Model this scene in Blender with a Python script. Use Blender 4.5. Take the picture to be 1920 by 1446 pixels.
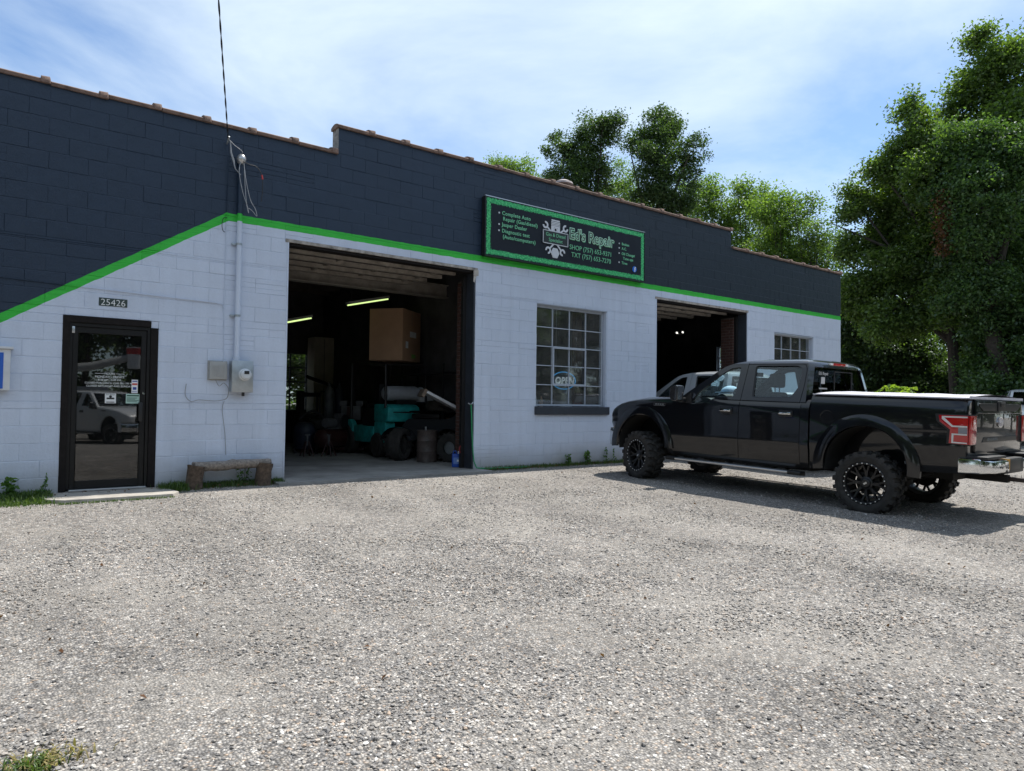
import bpy, bmesh, math, random
import numpy as np
from mathutils import Vector, Matrix, noise as mnoise
R = math.radians
rnd = random.Random(7)
S = bpy.context.scene
C = S.collection
for o in list(bpy.data.objects): bpy.data.objects.remove(o)

# ------------------------------------------------------------------ camera
CAM = Vector((0.0, -9.8856, 1.1451))
YAW, PIT, ROLL, FPX = 0.653891, 0.025782, 0.0127366, 1310.05
right = Vector((math.cos(YAW), -math.sin(YAW), 0))
flat = Vector((math.sin(YAW), math.cos(YAW), 0))
fwd = flat*math.cos(PIT) + Vector((0, 0, math.sin(PIT)))
up = -flat*math.sin(PIT) + Vector((0, 0, math.cos(PIT)))
cd = bpy.data.cameras.new('camera'); cam = bpy.data.objects.new('camera', cd); C.objects.link(cam)
B = Matrix((right, up, -fwd)).transposed() @ Matrix.Rotation(ROLL, 3, 'Z')
cam.matrix_world = Matrix.Translation(CAM) @ B.to_4x4()
cd.sensor_width = 36; cd.lens = FPX/1920*36; cd.clip_start = .05; cd.clip_end = 2000
S.camera = cam
def at(px, py, dist):
    """world point in the direction of a photo pixel at a horizontal distance from the camera"""
    d = B @ Vector(((px-960)/FPX, -(py-723)/FPX, -1))
    return CAM + d*(dist/math.hypot(d.x, d.y))

# ------------------------------------------------------------------ world, sun, exposure
SUN = Vector((0.52, 0.09, 1.0)).normalized()
EL = math.asin(SUN.z); AZ = math.atan2(SUN.x, SUN.y)
W = bpy.data.worlds.new('World'); S.world = W; W.use_nodes = True
nt = W.node_tree; nt.nodes.clear()
def N(nt, t, **kw):
    n = nt.nodes.new(t)
    for k, v in kw.items():
        if k.startswith('i_'):
            n.inputs[int(k[2:]) if k[2:].isdigit() else k[2:]].default_value = v
        else: setattr(n, k, v)
    return n
sky = N(nt, 'ShaderNodeTexSky', sky_type='NISHITA', sun_disc=False, sun_elevation=EL, sun_rotation=AZ,
        altitude=20, air_density=1.0, dust_density=.45, ozone_density=1.0)
tc = N(nt, 'ShaderNodeTexCoord')
sep = N(nt, 'ShaderNodeSeparateXYZ'); nt.links.new(tc.outputs['Generated'], sep.inputs[0])
mx = N(nt, 'ShaderNodeMath', operation='MAXIMUM', i_1=.06); nt.links.new(sep.outputs[2], mx.inputs[0])
ad = N(nt, 'ShaderNodeMath', operation='ADD', i_1=.12); nt.links.new(mx.outputs[0], ad.inputs[0])
dv = N(nt, 'ShaderNodeVectorMath', operation='DIVIDE')
cmb = N(nt, 'ShaderNodeCombineXYZ')
for i in range(3): nt.links.new(ad.outputs[0], cmb.inputs[i])
nt.links.new(tc.outputs['Generated'], dv.inputs[0]); nt.links.new(cmb.outputs[0], dv.inputs[1])
mp = N(nt, 'ShaderNodeMapping'); mp.inputs['Scale'].default_value = (.75, .95, 0); mp.inputs['Rotation'].default_value = (0, 0, .5); mp.inputs['Location'].default_value = (3.3, 1.2, 0)
nt.links.new(dv.outputs[0], mp.inputs[0])
n1 = N(nt, 'ShaderNodeTexNoise', i_Scale=.95, i_Detail=10, i_Roughness=.58, i_Distortion=.35)
nt.links.new(mp.outputs[0], n1.inputs['Vector'])
cr = N(nt, 'ShaderNodeValToRGB'); cr.color_ramp.elements[0].position = .36; cr.color_ramp.elements[1].position = .64
cr.color_ramp.elements[0].color = (.10, .10, .10, 1); cr.color_ramp.elements[1].color = (.88, .88, .88, 1)
nt.links.new(n1.outputs[0], cr.inputs[0])
mixc = N(nt, 'ShaderNodeMixRGB'); mixc.inputs[2].default_value = (6.2, 7.2, 8.0, 1)
tint = N(nt, 'ShaderNodeMixRGB', blend_type='MULTIPLY', i_0=1.0); tint.inputs[2].default_value = (.80, .98, 1.16, 1); nt.links.new(sky.outputs[0], tint.inputs[1])
nt.links.new(cr.outputs[0], mixc.inputs[0]); nt.links.new(tint.outputs[0], mixc.inputs[1])
bg = N(nt, 'ShaderNodeBackground', i_Strength=.092); out = N(nt, 'ShaderNodeOutputWorld')
nt.links.new(mixc.outputs[0], bg.inputs[0]); nt.links.new(bg.outputs[0], out.inputs[0])
sl = bpy.data.lights.new('sun', 'SUN'); sl.energy = 4.0; sl.angle = R(.53); sl.color = (1, .96, .89)
so = bpy.data.objects.new('sun', sl); C.objects.link(so); so.rotation_euler = SUN.to_track_quat('Z', 'Y').to_euler(); so.location = (10, 0, 30)
S.view_settings.view_transform = 'Standard'; S.view_settings.look = 'None'
S.view_settings.exposure = 0.68; S.view_settings.gamma = 1; S.view_settings.use_curve_mapping = False
S.render.engine = 'CYCLES'; S.render.resolution_x = 1024; S.render.resolution_y = 771

# ------------------------------------------------------------------ material helpers
def mat(name, col=(.5, .5, .5), rough=.6, metal=0, var=0, vscale=6, bump=0, bscale=60, coat=0, emit=None, spec=.5, coord='Object', rvar=0):
    m = bpy.data.materials.new(name); m.use_nodes = True; t = m.node_tree; b = t.nodes['Principled BSDF']
    b.inputs['Base Color'].default_value = (*col, 1); b.inputs['Roughness'].default_value = rough
    b.inputs['Metallic'].default_value = metal; b.inputs['Coat Weight'].default_value = coat; b.inputs['Coat Roughness'].default_value = .03
    b.inputs['Specular IOR Level'].default_value = spec
    if emit: b.inputs['Emission Color'].default_value = (*emit[0], 1); b.inputs['Emission Strength'].default_value = emit[1]
    if var or bump or rvar:
        c = N(t, 'ShaderNodeTexCoord')
        src = N(t, 'ShaderNodeNewGeometry').outputs['Position'] if coord == 'World' else c.outputs['Object']
    if var:
        n = N(t, 'ShaderNodeTexNoise', i_Scale=vscale, i_Detail=5, i_Roughness=.65); t.links.new(src, n.inputs['Vector'])
        r = N(t, 'ShaderNodeMapRange', i_1=.3, i_2=.7, i_3=1-var, i_4=1+var); t.links.new(n.outputs[0], r.inputs[0])
        x = N(t, 'ShaderNodeVectorMath', operation='SCALE'); x.inputs[0].default_value = col; t.links.new(r.outputs[0], x.inputs['Scale'])
        t.links.new(x.outputs[0], b.inputs['Base Color'])
    if rvar:
        n = N(t, 'ShaderNodeTexNoise', i_Scale=vscale*.7, i_Detail=4); t.links.new(src, n.inputs['Vector'])
        r = N(t, 'ShaderNodeMapRange', i_1=.3, i_2=.7, i_3=max(.02, rough-rvar), i_4=min(1, rough+rvar)); t.links.new(n.outputs[0], r.inputs[0])
        t.links.new(r.outputs[0], b.inputs['Roughness'])
    if bump:
        n = N(t, 'ShaderNodeTexNoise', i_Scale=bscale, i_Detail=4, i_Roughness=.6); t.links.new(src, n.inputs['Vector'])
        u = N(t, 'ShaderNodeBump', i_Strength=bump, i_Distance=.01); t.links.new(n.outputs[0], u.inputs['Height']); t.links.new(u.outputs[0], b.inputs['Normal'])
    return m
def glassmat(name, tint=(.8, .85, .85), ior=1.5, rough=.0, haze=0):
    m = bpy.data.materials.new(name); m.use_nodes = True; t = m.node_tree; t.nodes.clear(); L = t.links
    o = N(t, 'ShaderNodeOutputMaterial'); mix = N(t, 'ShaderNodeMixShader'); g_ = N(t, 'ShaderNodeNewGeometry')
    dt = N(t, 'ShaderNodeVectorMath', operation='DOT_PRODUCT'); L.new(g_.outputs['Normal'], dt.inputs[0]); L.new(g_.outputs['Incoming'], dt.inputs[1])
    ab = N(t, 'ShaderNodeMath', operation='ABSOLUTE'); L.new(dt.outputs['Value'], ab.inputs[0])
    om = N(t, 'ShaderNodeMath', operation='SUBTRACT', i_0=1.0); L.new(ab.outputs[0], om.inputs[1])
    pw = N(t, 'ShaderNodeMath', operation='POWER', i_1=5.0); L.new(om.outputs[0], pw.inputs[0])
    f0 = ((ior-1)/(ior+1))**2
    fr = N(t, 'ShaderNodeMath', operation='MULTIPLY_ADD', i_1=1-f0, i_2=f0); L.new(pw.outputs[0], fr.inputs[0])
    tr = N(t, 'ShaderNodeBsdfTransparent'); tr.inputs[0].default_value = (*[c**.5 for c in tint], 1)
    g = N(t, 'ShaderNodeBsdfGlossy', i_Roughness=rough); g.inputs[0].default_value = (1, 1, 1, 1)
    L.new(fr.outputs[0], mix.inputs[0]); L.new(tr.outputs[0], mix.inputs[1]); L.new(g.outputs[0], mix.inputs[2])
    if haze:
        df = N(t, 'ShaderNodeBsdfDiffuse'); df.inputs[0].default_value = (.45, .44, .42, 1); nh = N(t, 'ShaderNodeTexNoise', i_Scale=3.2, i_Detail=6, i_Roughness=.7); L.new(g_.outputs['Position'], nh.inputs['Vector'])
        rh = N(t, 'ShaderNodeMapRange', i_1=.3, i_2=.75, i_3=haze*.3, i_4=haze*1.8); L.new(nh.outputs[0], rh.inputs[0])
        m2 = N(t, 'ShaderNodeMixShader'); L.new(rh.outputs[0], m2.inputs[0]); L.new(mix.outputs[0], m2.inputs[1]); L.new(df.outputs[0], m2.inputs[2]); L.new(m2.outputs[0], o.inputs[0])
    else: L.new(mix.outputs[0], o.inputs[0])
    return m

# painted block wall: colours follow the painted scheme on the facade (world X, Z)
def wall_material(mortar=False):
    m = bpy.data.materials.new('painted_mortar' if mortar else 'painted_block'); m.use_nodes = True; t = m.node_tree; b = t.nodes['Principled BSDF']; L = t.links
    g = N(t, 'ShaderNodeNewGeometry'); s = N(t, 'ShaderNodeSeparateXYZ'); L.new(g.outputs['Position'], s.inputs[0])
    def M(op, a, bb=None, c=None):
        n = N(t, 'ShaderNodeMath', operation=op)
        for i, q in enumerate((a, bb, c)):
            if q is None: continue
            if isinstance(q, (int, float)): n.inputs[i].default_value = q
            else: L.new(q, n.inputs[i])
        return n.outputs[0]
    nz = N(t, 'ShaderNodeTexNoise', i_Scale=7, i_Detail=4); L.new(g.outputs['Position'], nz.inputs['Vector'])
    wob = M('MULTIPLY_ADD', nz.outputs[0], .026, -.013)
    X, Z = s.outputs[0], M('ADD', s.outputs[2], wob)
    top = M('MINIMUM', 3.692, M('MULTIPLY_ADD', X, .649, 1.976))
    bot = M('MINIMUM', 3.588, M('MULTIPLY_ADD', X, .644, 1.868))
    fd = M('GREATER_THAN', Z, top); fg = M('GREATER_THAN', Z, bot)
    n2 = N(t, 'ShaderNodeTexNoise', i_Scale=1.3, i_Detail=6, i_Roughness=.6); L.new(g.outputs['Position'], n2.inputs['Vector'])
    n3 = N(t, 'ShaderNodeTexNoise', i_Scale=34, i_Detail=4); L.new(g.outputs['Position'], n3.inputs['Vector'])
    oi = N(t, 'ShaderNodeObjectInfo')
    vv = M('ADD', M('MULTIPLY_ADD', n2.outputs[0], .16, .90), M('MULTIPLY_ADD', n3.outputs[0], .10, -.03))
    vv = M('MULTIPLY', vv, M('MULTIPLY_ADD', oi.outputs['Random'], .05, .965))
    mps = N(t, 'ShaderNodeMapping'); mps.inputs['Scale'].default_value = (7, 7, .45); L.new(g.outputs['Position'], mps.inputs[0])
    ns = N(t, 'ShaderNodeTexNoise', i_Scale=1.0, i_Detail=5, i_Roughness=.6); L.new(mps.outputs[0], ns.inputs['Vector'])
    vv = M('MULTIPLY', vv, M('MULTIPLY_ADD', ns.outputs[0], .22, .89))
    def mixc(f, a, c):
        n = N(t, 'ShaderNodeMixRGB')
        L.new(f, n.inputs[0])
        for i, q in ((1, a), (2, c)):
            if isinstance(q, tuple): n.inputs[i].default_value = (*q, 1)
            else: L.new(q, n.inputs[i])
        return n.outputs[0]
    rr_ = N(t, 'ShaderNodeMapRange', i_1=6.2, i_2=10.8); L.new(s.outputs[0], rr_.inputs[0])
    dark = mixc(rr_.outputs[0], (.0098, .0245, .051), (.0050, .013, .025))   # upper colour turns darker towards the far end
    if mortar:
        # bare joints show through the thin coat towards the far end of the wall
        fr = N(t, 'ShaderNodeMapRange', i_1=8.5, i_2=11.5); L.new(s.outputs[0], fr.inputs[0])
        k = M('MULTIPLY', fr.outputs[0], M('GREATER_THAN', n3.outputs[0], .40))
        dark = mixc(k, dark, (.075, .090, .11))
    greenv = N(t, 'ShaderNodeMixRGB'); nzg = N(t, 'ShaderNodeTexNoise', i_Scale=9, i_Detail=3); mpg = N(t, 'ShaderNodeMapping'); mpg.inputs['Scale'].default_value = (.35, 1, 7)
    L.new(g.outputs['Position'], mpg.inputs[0]); L.new(mpg.outputs[0], nzg.inputs['Vector']); L.new(nzg.outputs[0], greenv.inputs[0])
    greenv.inputs[1].default_value = (.012, .33, .020, 1); greenv.inputs[2].default_value = (.05, .62, .06, 1)
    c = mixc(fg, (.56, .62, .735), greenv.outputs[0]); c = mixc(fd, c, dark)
    sc = N(t, 'ShaderNodeVectorMath', operation='SCALE'); L.new(c, sc.inputs[0]); L.new(vv, sc.inputs['Scale'])
    # splash dirt low on the wall
    dl = N(t, 'ShaderNodeMapRange', i_1=.0, i_2=.38, i_3=.60, i_4=0); L.new(M('ADD', s.outputs[2], M('MULTIPLY_ADD', n2.outputs[0], -.5, .22)), dl.inputs[0])
    dm = mixc(M('MAXIMUM', dl.outputs[0], 0), sc.outputs[0], (.30, .27, .22))
    L.new(dm, b.inputs['Base Color'])
    b.inputs['Roughness'].default_value = .55
    L.new(M('MULTIPLY_ADD', fd, -.14, .62), b.inputs['Roughness'])
    nb = N(t, 'ShaderNodeTexNoise', i_Scale=45, i_Detail=6, i_Roughness=.65); L.new(g.outputs['Position'], nb.inputs['Vector'])
    nb2 = N(t, 'ShaderNodeTexNoise', i_Scale=7, i_Detail=3); L.new(g.outputs['Position'], nb2.inputs['Vector'])
    h = M('ADD', nb.outputs[0], M('MULTIPLY', nb2.outputs[0], 1.6))
    bp = N(t, 'ShaderNodeBump', i_Strength=.5, i_Distance=.010); L.new(h, bp.inputs['Height']); L.new(bp.outputs[0], b.inputs['Normal'])
    return m

# ------------------------------------------------------------------ mesh helpers
class MB:
    def __init__(s): s.v = []; s.f = []
    def add(s, vs, fs):
        k = len(s.v); s.v += [tuple(p) for p in vs]; s.f += [tuple(i+k for i in f) for f in fs]; return s
    def box(s, x0, x1, y0, y1, z0, z1, M=None):
        vs = [Vector(p) for p in ((x0,y0,z0),(x1,y0,z0),(x1,y1,z0),(x0,y1,z0),(x0,y0,z1),(x1,y0,z1),(x1,y1,z1),(x0,y1,z1))]
        if M: vs = [M @ p for p in vs]
        return s.add(vs, [(0,3,2,1),(4,5,6,7),(0,1,5,4),(1,2,6,5),(2,3,7,6),(3,0,4,7)])
    def tube(s, path, r, n=8, caps=True):
        path = [Vector(p) for p in path]; rs = r if isinstance(r, (list, tuple)) else [r]*len(path)
        rings = []; prev = None
        for i, p in enumerate(path):
            d = (path[min(i+1, len(path)-1)]-path[max(i-1, 0)]).normalized()
            a = prev if prev is not None else (Vector((0,0,1)) if abs(d.z) < .9 else Vector((1,0,0)))
            a = (a-d*a.dot(d)).normalized(); prev = a; b = d.cross(a)
            rings.append([p+(a*math.cos(2*math.pi*k/n)+b*math.sin(2*math.pi*k/n))*rs[i] for k in range(n)])
        vs = [q for rg in rings for q in rg]; fs = []
        for i in range(len(path)-1):
            for k in range(n): fs.append((i*n+k, i*n+(k+1) % n, (i+1)*n+(k+1) % n, (i+1)*n+k))
        if caps: fs.append(tuple(range(n-1, -1, -1))); fs.append(tuple(range((len(path)-1)*n, len(path)*n)))
        return s.add(vs, fs)
    def lathe(s, prof, n=32, axis='Z', c=(0,0,0), a0=0, a1=2*math.pi, closed=False):
        full = abs(a1-a0-2*math.pi) < 1e-6; cnt = n if full else n+1; vs = []; m = len(prof)
        for i in range(cnt):
            a = a0+(a1-a0)*i/n; ca, sa = math.cos(a), math.sin(a)
            for r, h in prof:
                if axis == 'Z': p = (r*ca, r*sa, h)
                elif axis == 'Y': p = (r*ca, h, r*sa)
                else: p = (h, r*ca, r*sa)
                vs.append((p[0]+c[0], p[1]+c[1], p[2]+c[2]))
        fs = []
        for i in range(cnt if full else cnt-1):
            j = (i+1) % cnt
            for k in range(m if closed else m-1): fs.append((i*m+k, j*m+k, j*m+(k+1) % m, i*m+(k+1) % m))
        if not full and closed: fs.append(tuple(range(m))); fs.append(tuple((cnt-1)*m+k for k in range(m-1, -1, -1)))
        return s.add(vs, fs)
    def prism(s, poly, d0, d1, f):
        """polygon (a,b) extruded between depths d0,d1; f(a,b,d)->xyz"""
        n = len(poly); vs = [f(a, b, d0) for a, b in poly]+[f(a, b, d1) for a, b in poly]
        fs = [tuple(range(n)), tuple(range(2*n-1, n-1, -1))]+[(i, i+n, (i+1) % n+n, (i+1) % n) for i in range(n)]
        return s.add(vs, fs)
    def blob(s, c, r, seg=12, ring=8):
        vs = []; fs = []
        for i in range(ring+1):
            th = math.pi*i/ring
            for k in range(seg):
                a = 2*math.pi*k/seg; vs.append((c[0]+r[0]*math.sin(th)*math.cos(a), c[1]+r[1]*math.sin(th)*math.sin(a), c[2]+r[2]*math.cos(th)))
        for i in range(ring):
            for k in range(seg): fs.append((i*seg+k, (i+1)*seg+k, (i+1)*seg+(k+1) % seg, i*seg+(k+1) % seg))
        return s.add(vs, fs)
    def mesh(s, name):
        me = bpy.data.meshes.new(name); me.from_pydata(s.v, [], s.f); me.validate(); return me
    def build(s, name, m, parent=None, bevel=0, smooth=True, ang=35, seg=2, fix=True):
        me = s.mesh(name)
        if fix or bevel:
            bm = bmesh.new(); bm.from_mesh(me); bmesh.ops.remove_doubles(bm, verts=bm.verts, dist=1e-5)
            if fix: bmesh.ops.recalc_face_normals(bm, faces=bm.faces)
            if bevel:
                es = [e for e in bm.edges if len(e.link_faces) == 2 and e.calc_face_angle(0) > R(30)]
                bmesh.ops.bevel(bm, geom=es, offset=bevel, segments=seg, affect='EDGES', profile=.6, clamp_overlap=True)
            bm.to_mesh(me); bm.free()
        return finish(me, name, m, parent, smooth, ang)
def finish(me, name, m, parent=None, smooth=True, ang=35):
    if smooth:
        me.polygons.foreach_set('use_smooth', [True]*len(me.polygons)); me.set_sharp_from_angle(angle=R(ang))
    ms = m if isinstance(m, (list, tuple)) else [m]
    if len(me.materials) == 0:
        for q in ms: me.materials.append(q)
    o = bpy.data.objects.new(name, me); C.objects.link(o)
    if parent: o.parent = parent
    return o
def tag(o, label=None, cat=None, group=None, kind=None):
    if label: o['label'] = label
    if cat: o['category'] = cat
    if group: o['group'] = group
    if kind: o['kind'] = kind
    return o
def empty(name, loc=(0,0,0), rot=(0,0,0), label=None, cat=None, group=None):
    o = bpy.data.objects.new(name, None); C.objects.link(o); o.location = loc; o.rotation_euler = rot; o.empty_display_size = .2
    return tag(o, label, cat, group)
def copy_tree(o, parent=None, kids=None):
    c = o.copy(); C.objects.link(c); c.parent = parent
    for ch in (o.children): copy_tree(ch, c)
    return c
def boolean(o, cutters, op='DIFFERENCE'):
    for c in cutters:
        md = o.modifiers.new('b', 'BOOLEAN'); md.object = c; md.operation = op; md.solver = 'EXACT'
    bpy.context.view_layer.update()
    dg = bpy.context.evaluated_depsgraph_get()
    me = bpy.data.meshes.new_from_object(o.evaluated_get(dg)); o.modifiers.clear(); o.data = me
    me.polygons.foreach_set('use_smooth', [True]*len(me.polygons)); me.set_sharp_from_angle(angle=R(28))
def text(txt, size, name, m, parent, M, align='LEFT', outline=0, extrude=.001, space=1, sx=1, off=0, shear=0):
    cu = bpy.data.curves.new(name, 'FONT'); cu.body = txt; cu.size = size; cu.align_x = align; cu.space_character = space
    cu.offset = off; cu.shear = shear; cu.resolution_u = 3
    if outline: cu.fill_mode = 'NONE'; cu.bevel_depth = outline; cu.bevel_resolution = 0
    else: cu.extrude = extrude
    t = bpy.data.objects.new(name, cu); C.objects.link(t); bpy.context.view_layer.update()
    me = bpy.data.meshes.new_from_object(t.evaluated_get(bpy.context.evaluated_depsgraph_get()))
    bpy.data.objects.remove(t); me.transform(M @ Matrix.Diagonal((sx, 1, 1, 1))); me.materials.clear(); me.materials.append(m)
    o = bpy.data.objects.new(name, me); C.objects.link(o); o.parent = parent
    return o
def wallM(x, z, y): return Matrix.Translation((x, y, z)) @ Matrix.Rotation(R(90), 4, 'X')   # text upright on a wall facing -Y

def crv(pts, k=6):
    P = [Vector(p) for p in pts]; out = []
    for i in range(len(P)-1):
        a, b, c, d = P[max(i-1, 0)], P[i], P[i+1], P[min(i+2, len(P)-1)]
        for j in range(k):
            t = j/k; out.append(.5*((2*b)+(c-a)*t+(2*a-5*b+4*c-d)*t*t+(3*b-a-3*c+d)*t**3))
    return out+[P[-1]]
# ------------------------------------------------------------------ materials
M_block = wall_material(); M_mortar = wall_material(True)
M_dark = mat('charcoal_paint', (.028, .034, .045), .5, var=.2, bump=.2)
M_inner = mat('shade_dark_inner_wall', (.062, .060, .062), .85, var=.4, vscale=2, bump=.2)  # interior shade put into the base colour: walls kept dark
M_ceil = mat('shade_dark_wood_ceiling', (.09, .075, .065), .9, var=.4, vscale=3)  # dark wood, base colour also kept low to hold the interior shade
M_conc = mat('stained_concrete', (.27, .26, .245), .8, var=.35, vscale=1.6, bump=.3, bscale=80, coord='World')
M_slab = mat('pale_concrete_slab', (.36, .33, .29), .85, var=.25, vscale=5, bump=.4, bscale=90, coord='World')
M_coping = mat('weathered_terracotta', (.17, .11, .085), .85, var=.5, vscale=7, bump=.4, bscale=40, coord='World')
M_brick = mat('brick', (.075, .034, .026), .85, var=.45, vscale=18, bump=.4, coord='World')
M_bmort = mat('brick_mortar', (.12, .105, .095), .9, var=.3)
M_bronze = mat('dark_bronze_aluminium', (.009, .0085, .0085), .42, var=.2, spec=.3)
M_brown = mat('dark_brown_board', (.012, .0095, .009), .75, var=.4, vscale=12, bump=.3, spec=.2)
M_steel = mat('galvanised_steel', (.42, .45, .47), .38, metal=.85, var=.15, vscale=9)
M_white = mat('white_paint', (.62, .63, .64), .5, var=.1)
M_fwhite = mat('window_frame_paint', (.38, .42, .48), .5, var=.15, vscale=14)
M_black = mat('black_plastic', (.012, .012, .013), .45)
M_rubber = mat('tyre_rubber', (.030, .028, .026), .85, var=.45, vscale=11)
M_plast = mat('grey_plastic', (.36, .36, .35), .55, var=.12)
M_wire = mat('black_cable', (.015, .015, .016), .55)
M_wgrey = mat('grey_cable', (.28, .29, .31), .5)
M_chrome = mat('chrome', (.72, .73, .74), .09, metal=1)
M_alu = mat('brushed_aluminium', (.55, .56, .57), .3, metal=.9)
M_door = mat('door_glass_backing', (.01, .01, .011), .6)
M_glass = glassmat('window_glass', (.72, .76, .76), 1.75, .03, haze=.07)
M_dglass = glassmat('tinted_door_glass', (.14, .15, .15), 1.75, .012, haze=.012)
M_cglass = glassmat('car_glass', (.72, .86, .87), 1.45)
M_tglass = glassmat('dark_rear_glass', (.0016, .0018, .002), 1.42)
M_vinyl = mat('white_vinyl', (.75, .76, .76), .6)
M_wood = mat('weathered_wood', (.23, .18, .14), .9, var=.45, vscale=10, bump=.7, bscale=40)
M_bark = mat('bark', (.045, .036, .028), .95, var=.45, vscale=9, bump=1, bscale=18)

# ------------------------------------------------------------------ ground
def gz(x, y):
    b = .0248*min(0, max(y, -32)) - .004
    if y < -.6:
        k = min(1, (-.6-y)/1.2)
        b += k*(.016*mnoise.noise(Vector((x*.35, y*.35, 0))) + .007*mnoise.noise(Vector((x*1.3, y*1.3, 3))))
    return b
def gravel_material(stone=False):
    m = bpy.data.materials.new('gravel_stone' if stone else 'gravel_bed'); m.use_nodes = True; t = m.node_tree; L = t.links; b = t.nodes['Principled BSDF']
    b.inputs['Roughness'].default_value = .9; b.inputs['Specular IOR Level'].default_value = .2
    g = N(t, 'ShaderNodeNewGeometry')
    ramp = N(t, 'ShaderNodeValToRGB'); e = ramp.color_ramp.elements
    cols = [(0, (.15, .147, .147)), (.14, (.205, .202, .202)), (.32, (.255, .253, .252)), (.50, (.312, .302, .290)), (.66, (.385, .362, .332)), (.80, (.275, .265, .255)), (.85, (.43, .345, .275)), (.91, (.50, .485, .46)), (1, (.64, .63, .61))]
    e[0].position = 0; e[0].color = (*cols[0][1], 1); e[1].position = 1; e[1].color = (*cols[-1][1], 1)
    for p, c in cols[1:-1]:
        k = e.new(p); k.color = (*c, 1)
    n0 = N(t, 'ShaderNodeTexNoise', i_Scale=.55, i_Detail=5, i_Roughness=.6); L.new(g.outputs['Position'], n0.inputs['Vector'])
    r0 = N(t, 'ShaderNodeMapRange', i_1=.33, i_2=.68, i_3=.88, i_4=1.12); L.new(n0.outputs[0], r0.inputs[0])
    if stone:
        oi = N(t, 'ShaderNodeObjectInfo'); L.new(oi.outputs['Random'], ramp.inputs[0])
        n1 = N(t, 'ShaderNodeTexNoise', i_Scale=70, i_Detail=3); L.new(g.outputs['Position'], n1.inputs['Vector'])
        r1 = N(t, 'ShaderNodeMapRange', i_1=.3, i_2=.7, i_3=.85, i_4=1.12); L.new(n1.outputs[0], r1.inputs[0])
    else:
        v = N(t, 'ShaderNodeTexVoronoi', i_Scale=82); L.new(g.outputs['Position'], v.inputs['Vector'])
        s = N(t, 'ShaderNodeSeparateXYZ'); L.new(v.outputs['Color'], s.inputs[0]); L.new(s.outputs[0], ramp.inputs[0])
        r1a = N(t, 'ShaderNodeMapRange', i_1=.15, i_2=.75, i_3=1.12, i_4=.42); L.new(v.outputs['Distance'], r1a.inputs[0])
        v2 = N(t, 'ShaderNodeTexVoronoi', i_Scale=27); L.new(g.outputs['Position'], v2.inputs['Vector']); s2 = N(t, 'ShaderNodeSeparateXYZ'); L.new(v2.outputs['Color'], s2.inputs[0])
        r1b = N(t, 'ShaderNodeMapRange', i_1=0, i_2=1, i_3=.74, i_4=1.26); L.new(s2.outputs[1], r1b.inputs[0])
        r1 = N(t, 'ShaderNodeMath', operation='MULTIPLY'); L.new(r1a.outputs[0], r1.inputs[0]); L.new(r1b.outputs[0], r1.inputs[1])
        bp = N(t, 'ShaderNodeBump', i_Strength=.9, i_Distance=.012, invert=True); L.new(v.outputs['Distance'], bp.inputs['Height']); L.new(bp.outputs[0], b.inputs['Normal'])
    mpl = N(t, 'ShaderNodeMapping'); mpl.inputs['Scale'].default_value = (1.1, .16, 1); mpl.inputs['Rotation'].default_value = (0, 0, .35); L.new(g.outputs['Position'], mpl.inputs[0])
    nl = N(t, 'ShaderNodeTexNoise', i_Scale=1.2, i_Detail=4, i_Roughness=.55, i_Distortion=.3); L.new(mpl.outputs[0], nl.inputs['Vector'])
    rl = N(t, 'ShaderNodeMapRange', i_1=.35, i_2=.66, i_3=.86, i_4=1.10); L.new(nl.outputs[0], rl.inputs[0])
    ml = N(t, 'ShaderNodeMath', operation='MULTIPLY'); L.new(r0.outputs[0], ml.inputs[0]); L.new(rl.outputs[0], ml.inputs[1])
    mu = N(t, 'ShaderNodeMath', operation='MULTIPLY'); L.new(ml.outputs[0], mu.inputs[0]); L.new(r1.outputs[0], mu.inputs[1])
    wm = N(t, 'ShaderNodeVectorMath', operation='MULTIPLY'); wm.inputs[1].default_value = (1.08, 1.04, 1.0); L.new(ramp.outputs[0], wm.inputs[0])
    sc = N(t, 'ShaderNodeVectorMath', operation='SCALE'); L.new(wm.outputs[0], sc.inputs[0]); L.new(mu.outputs[0], sc.inputs['Scale'])
    # dusty worn patches of fines
    n2 = N(t, 'ShaderNodeTexNoise', i_Scale=.9, i_Detail=6, i_Roughness=.7, i_Distortion=.4); L.new(g.outputs['Position'], n2.inputs['Vector'])
    r2 = N(t, 'ShaderNodeMapRange', i_1=.45, i_2=.66, i_3=.0, i_4=.25 if stone else .42); L.new(n2.outputs[0], r2.inputs[0])
    mx = N(t, 'ShaderNodeMixRGB'); mx.inputs[2].default_value = (.355, .328, .292, 1); L.new(r2.outputs[0], mx.inputs[0]); L.new(sc.outputs[0], mx.inputs[1])
    # oil drips and damp marks
    n5 = N(t, 'ShaderNodeTexNoise', i_Scale=1.7, i_Detail=5, i_Roughness=.7, i_Distortion=.8); mp5 = N(t, 'ShaderNodeMapping'); mp5.inputs['Location'].default_value = (7.3, 2.1, 0); L.new(g.outputs['Position'], mp5.inputs[0]); L.new(mp5.outputs[0], n5.inputs['Vector'])
    r5 = N(t, 'ShaderNodeMapRange', i_1=.63, i_2=.74, i_3=0, i_4=.35); L.new(n5.outputs[0], r5.inputs[0])
    m5 = N(t, 'ShaderNodeMixRGB'); m5.inputs[2].default_value = (.10, .097, .095, 1); L.new(r5.outputs[0], m5.inputs[0]); L.new(mx.outputs[0], m5.inputs[1])
    L.new(m5.outputs[0], b.inputs['Base Color'])
    return m
M_grav = gravel_material(); M_stone = gravel_material(True)
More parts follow.
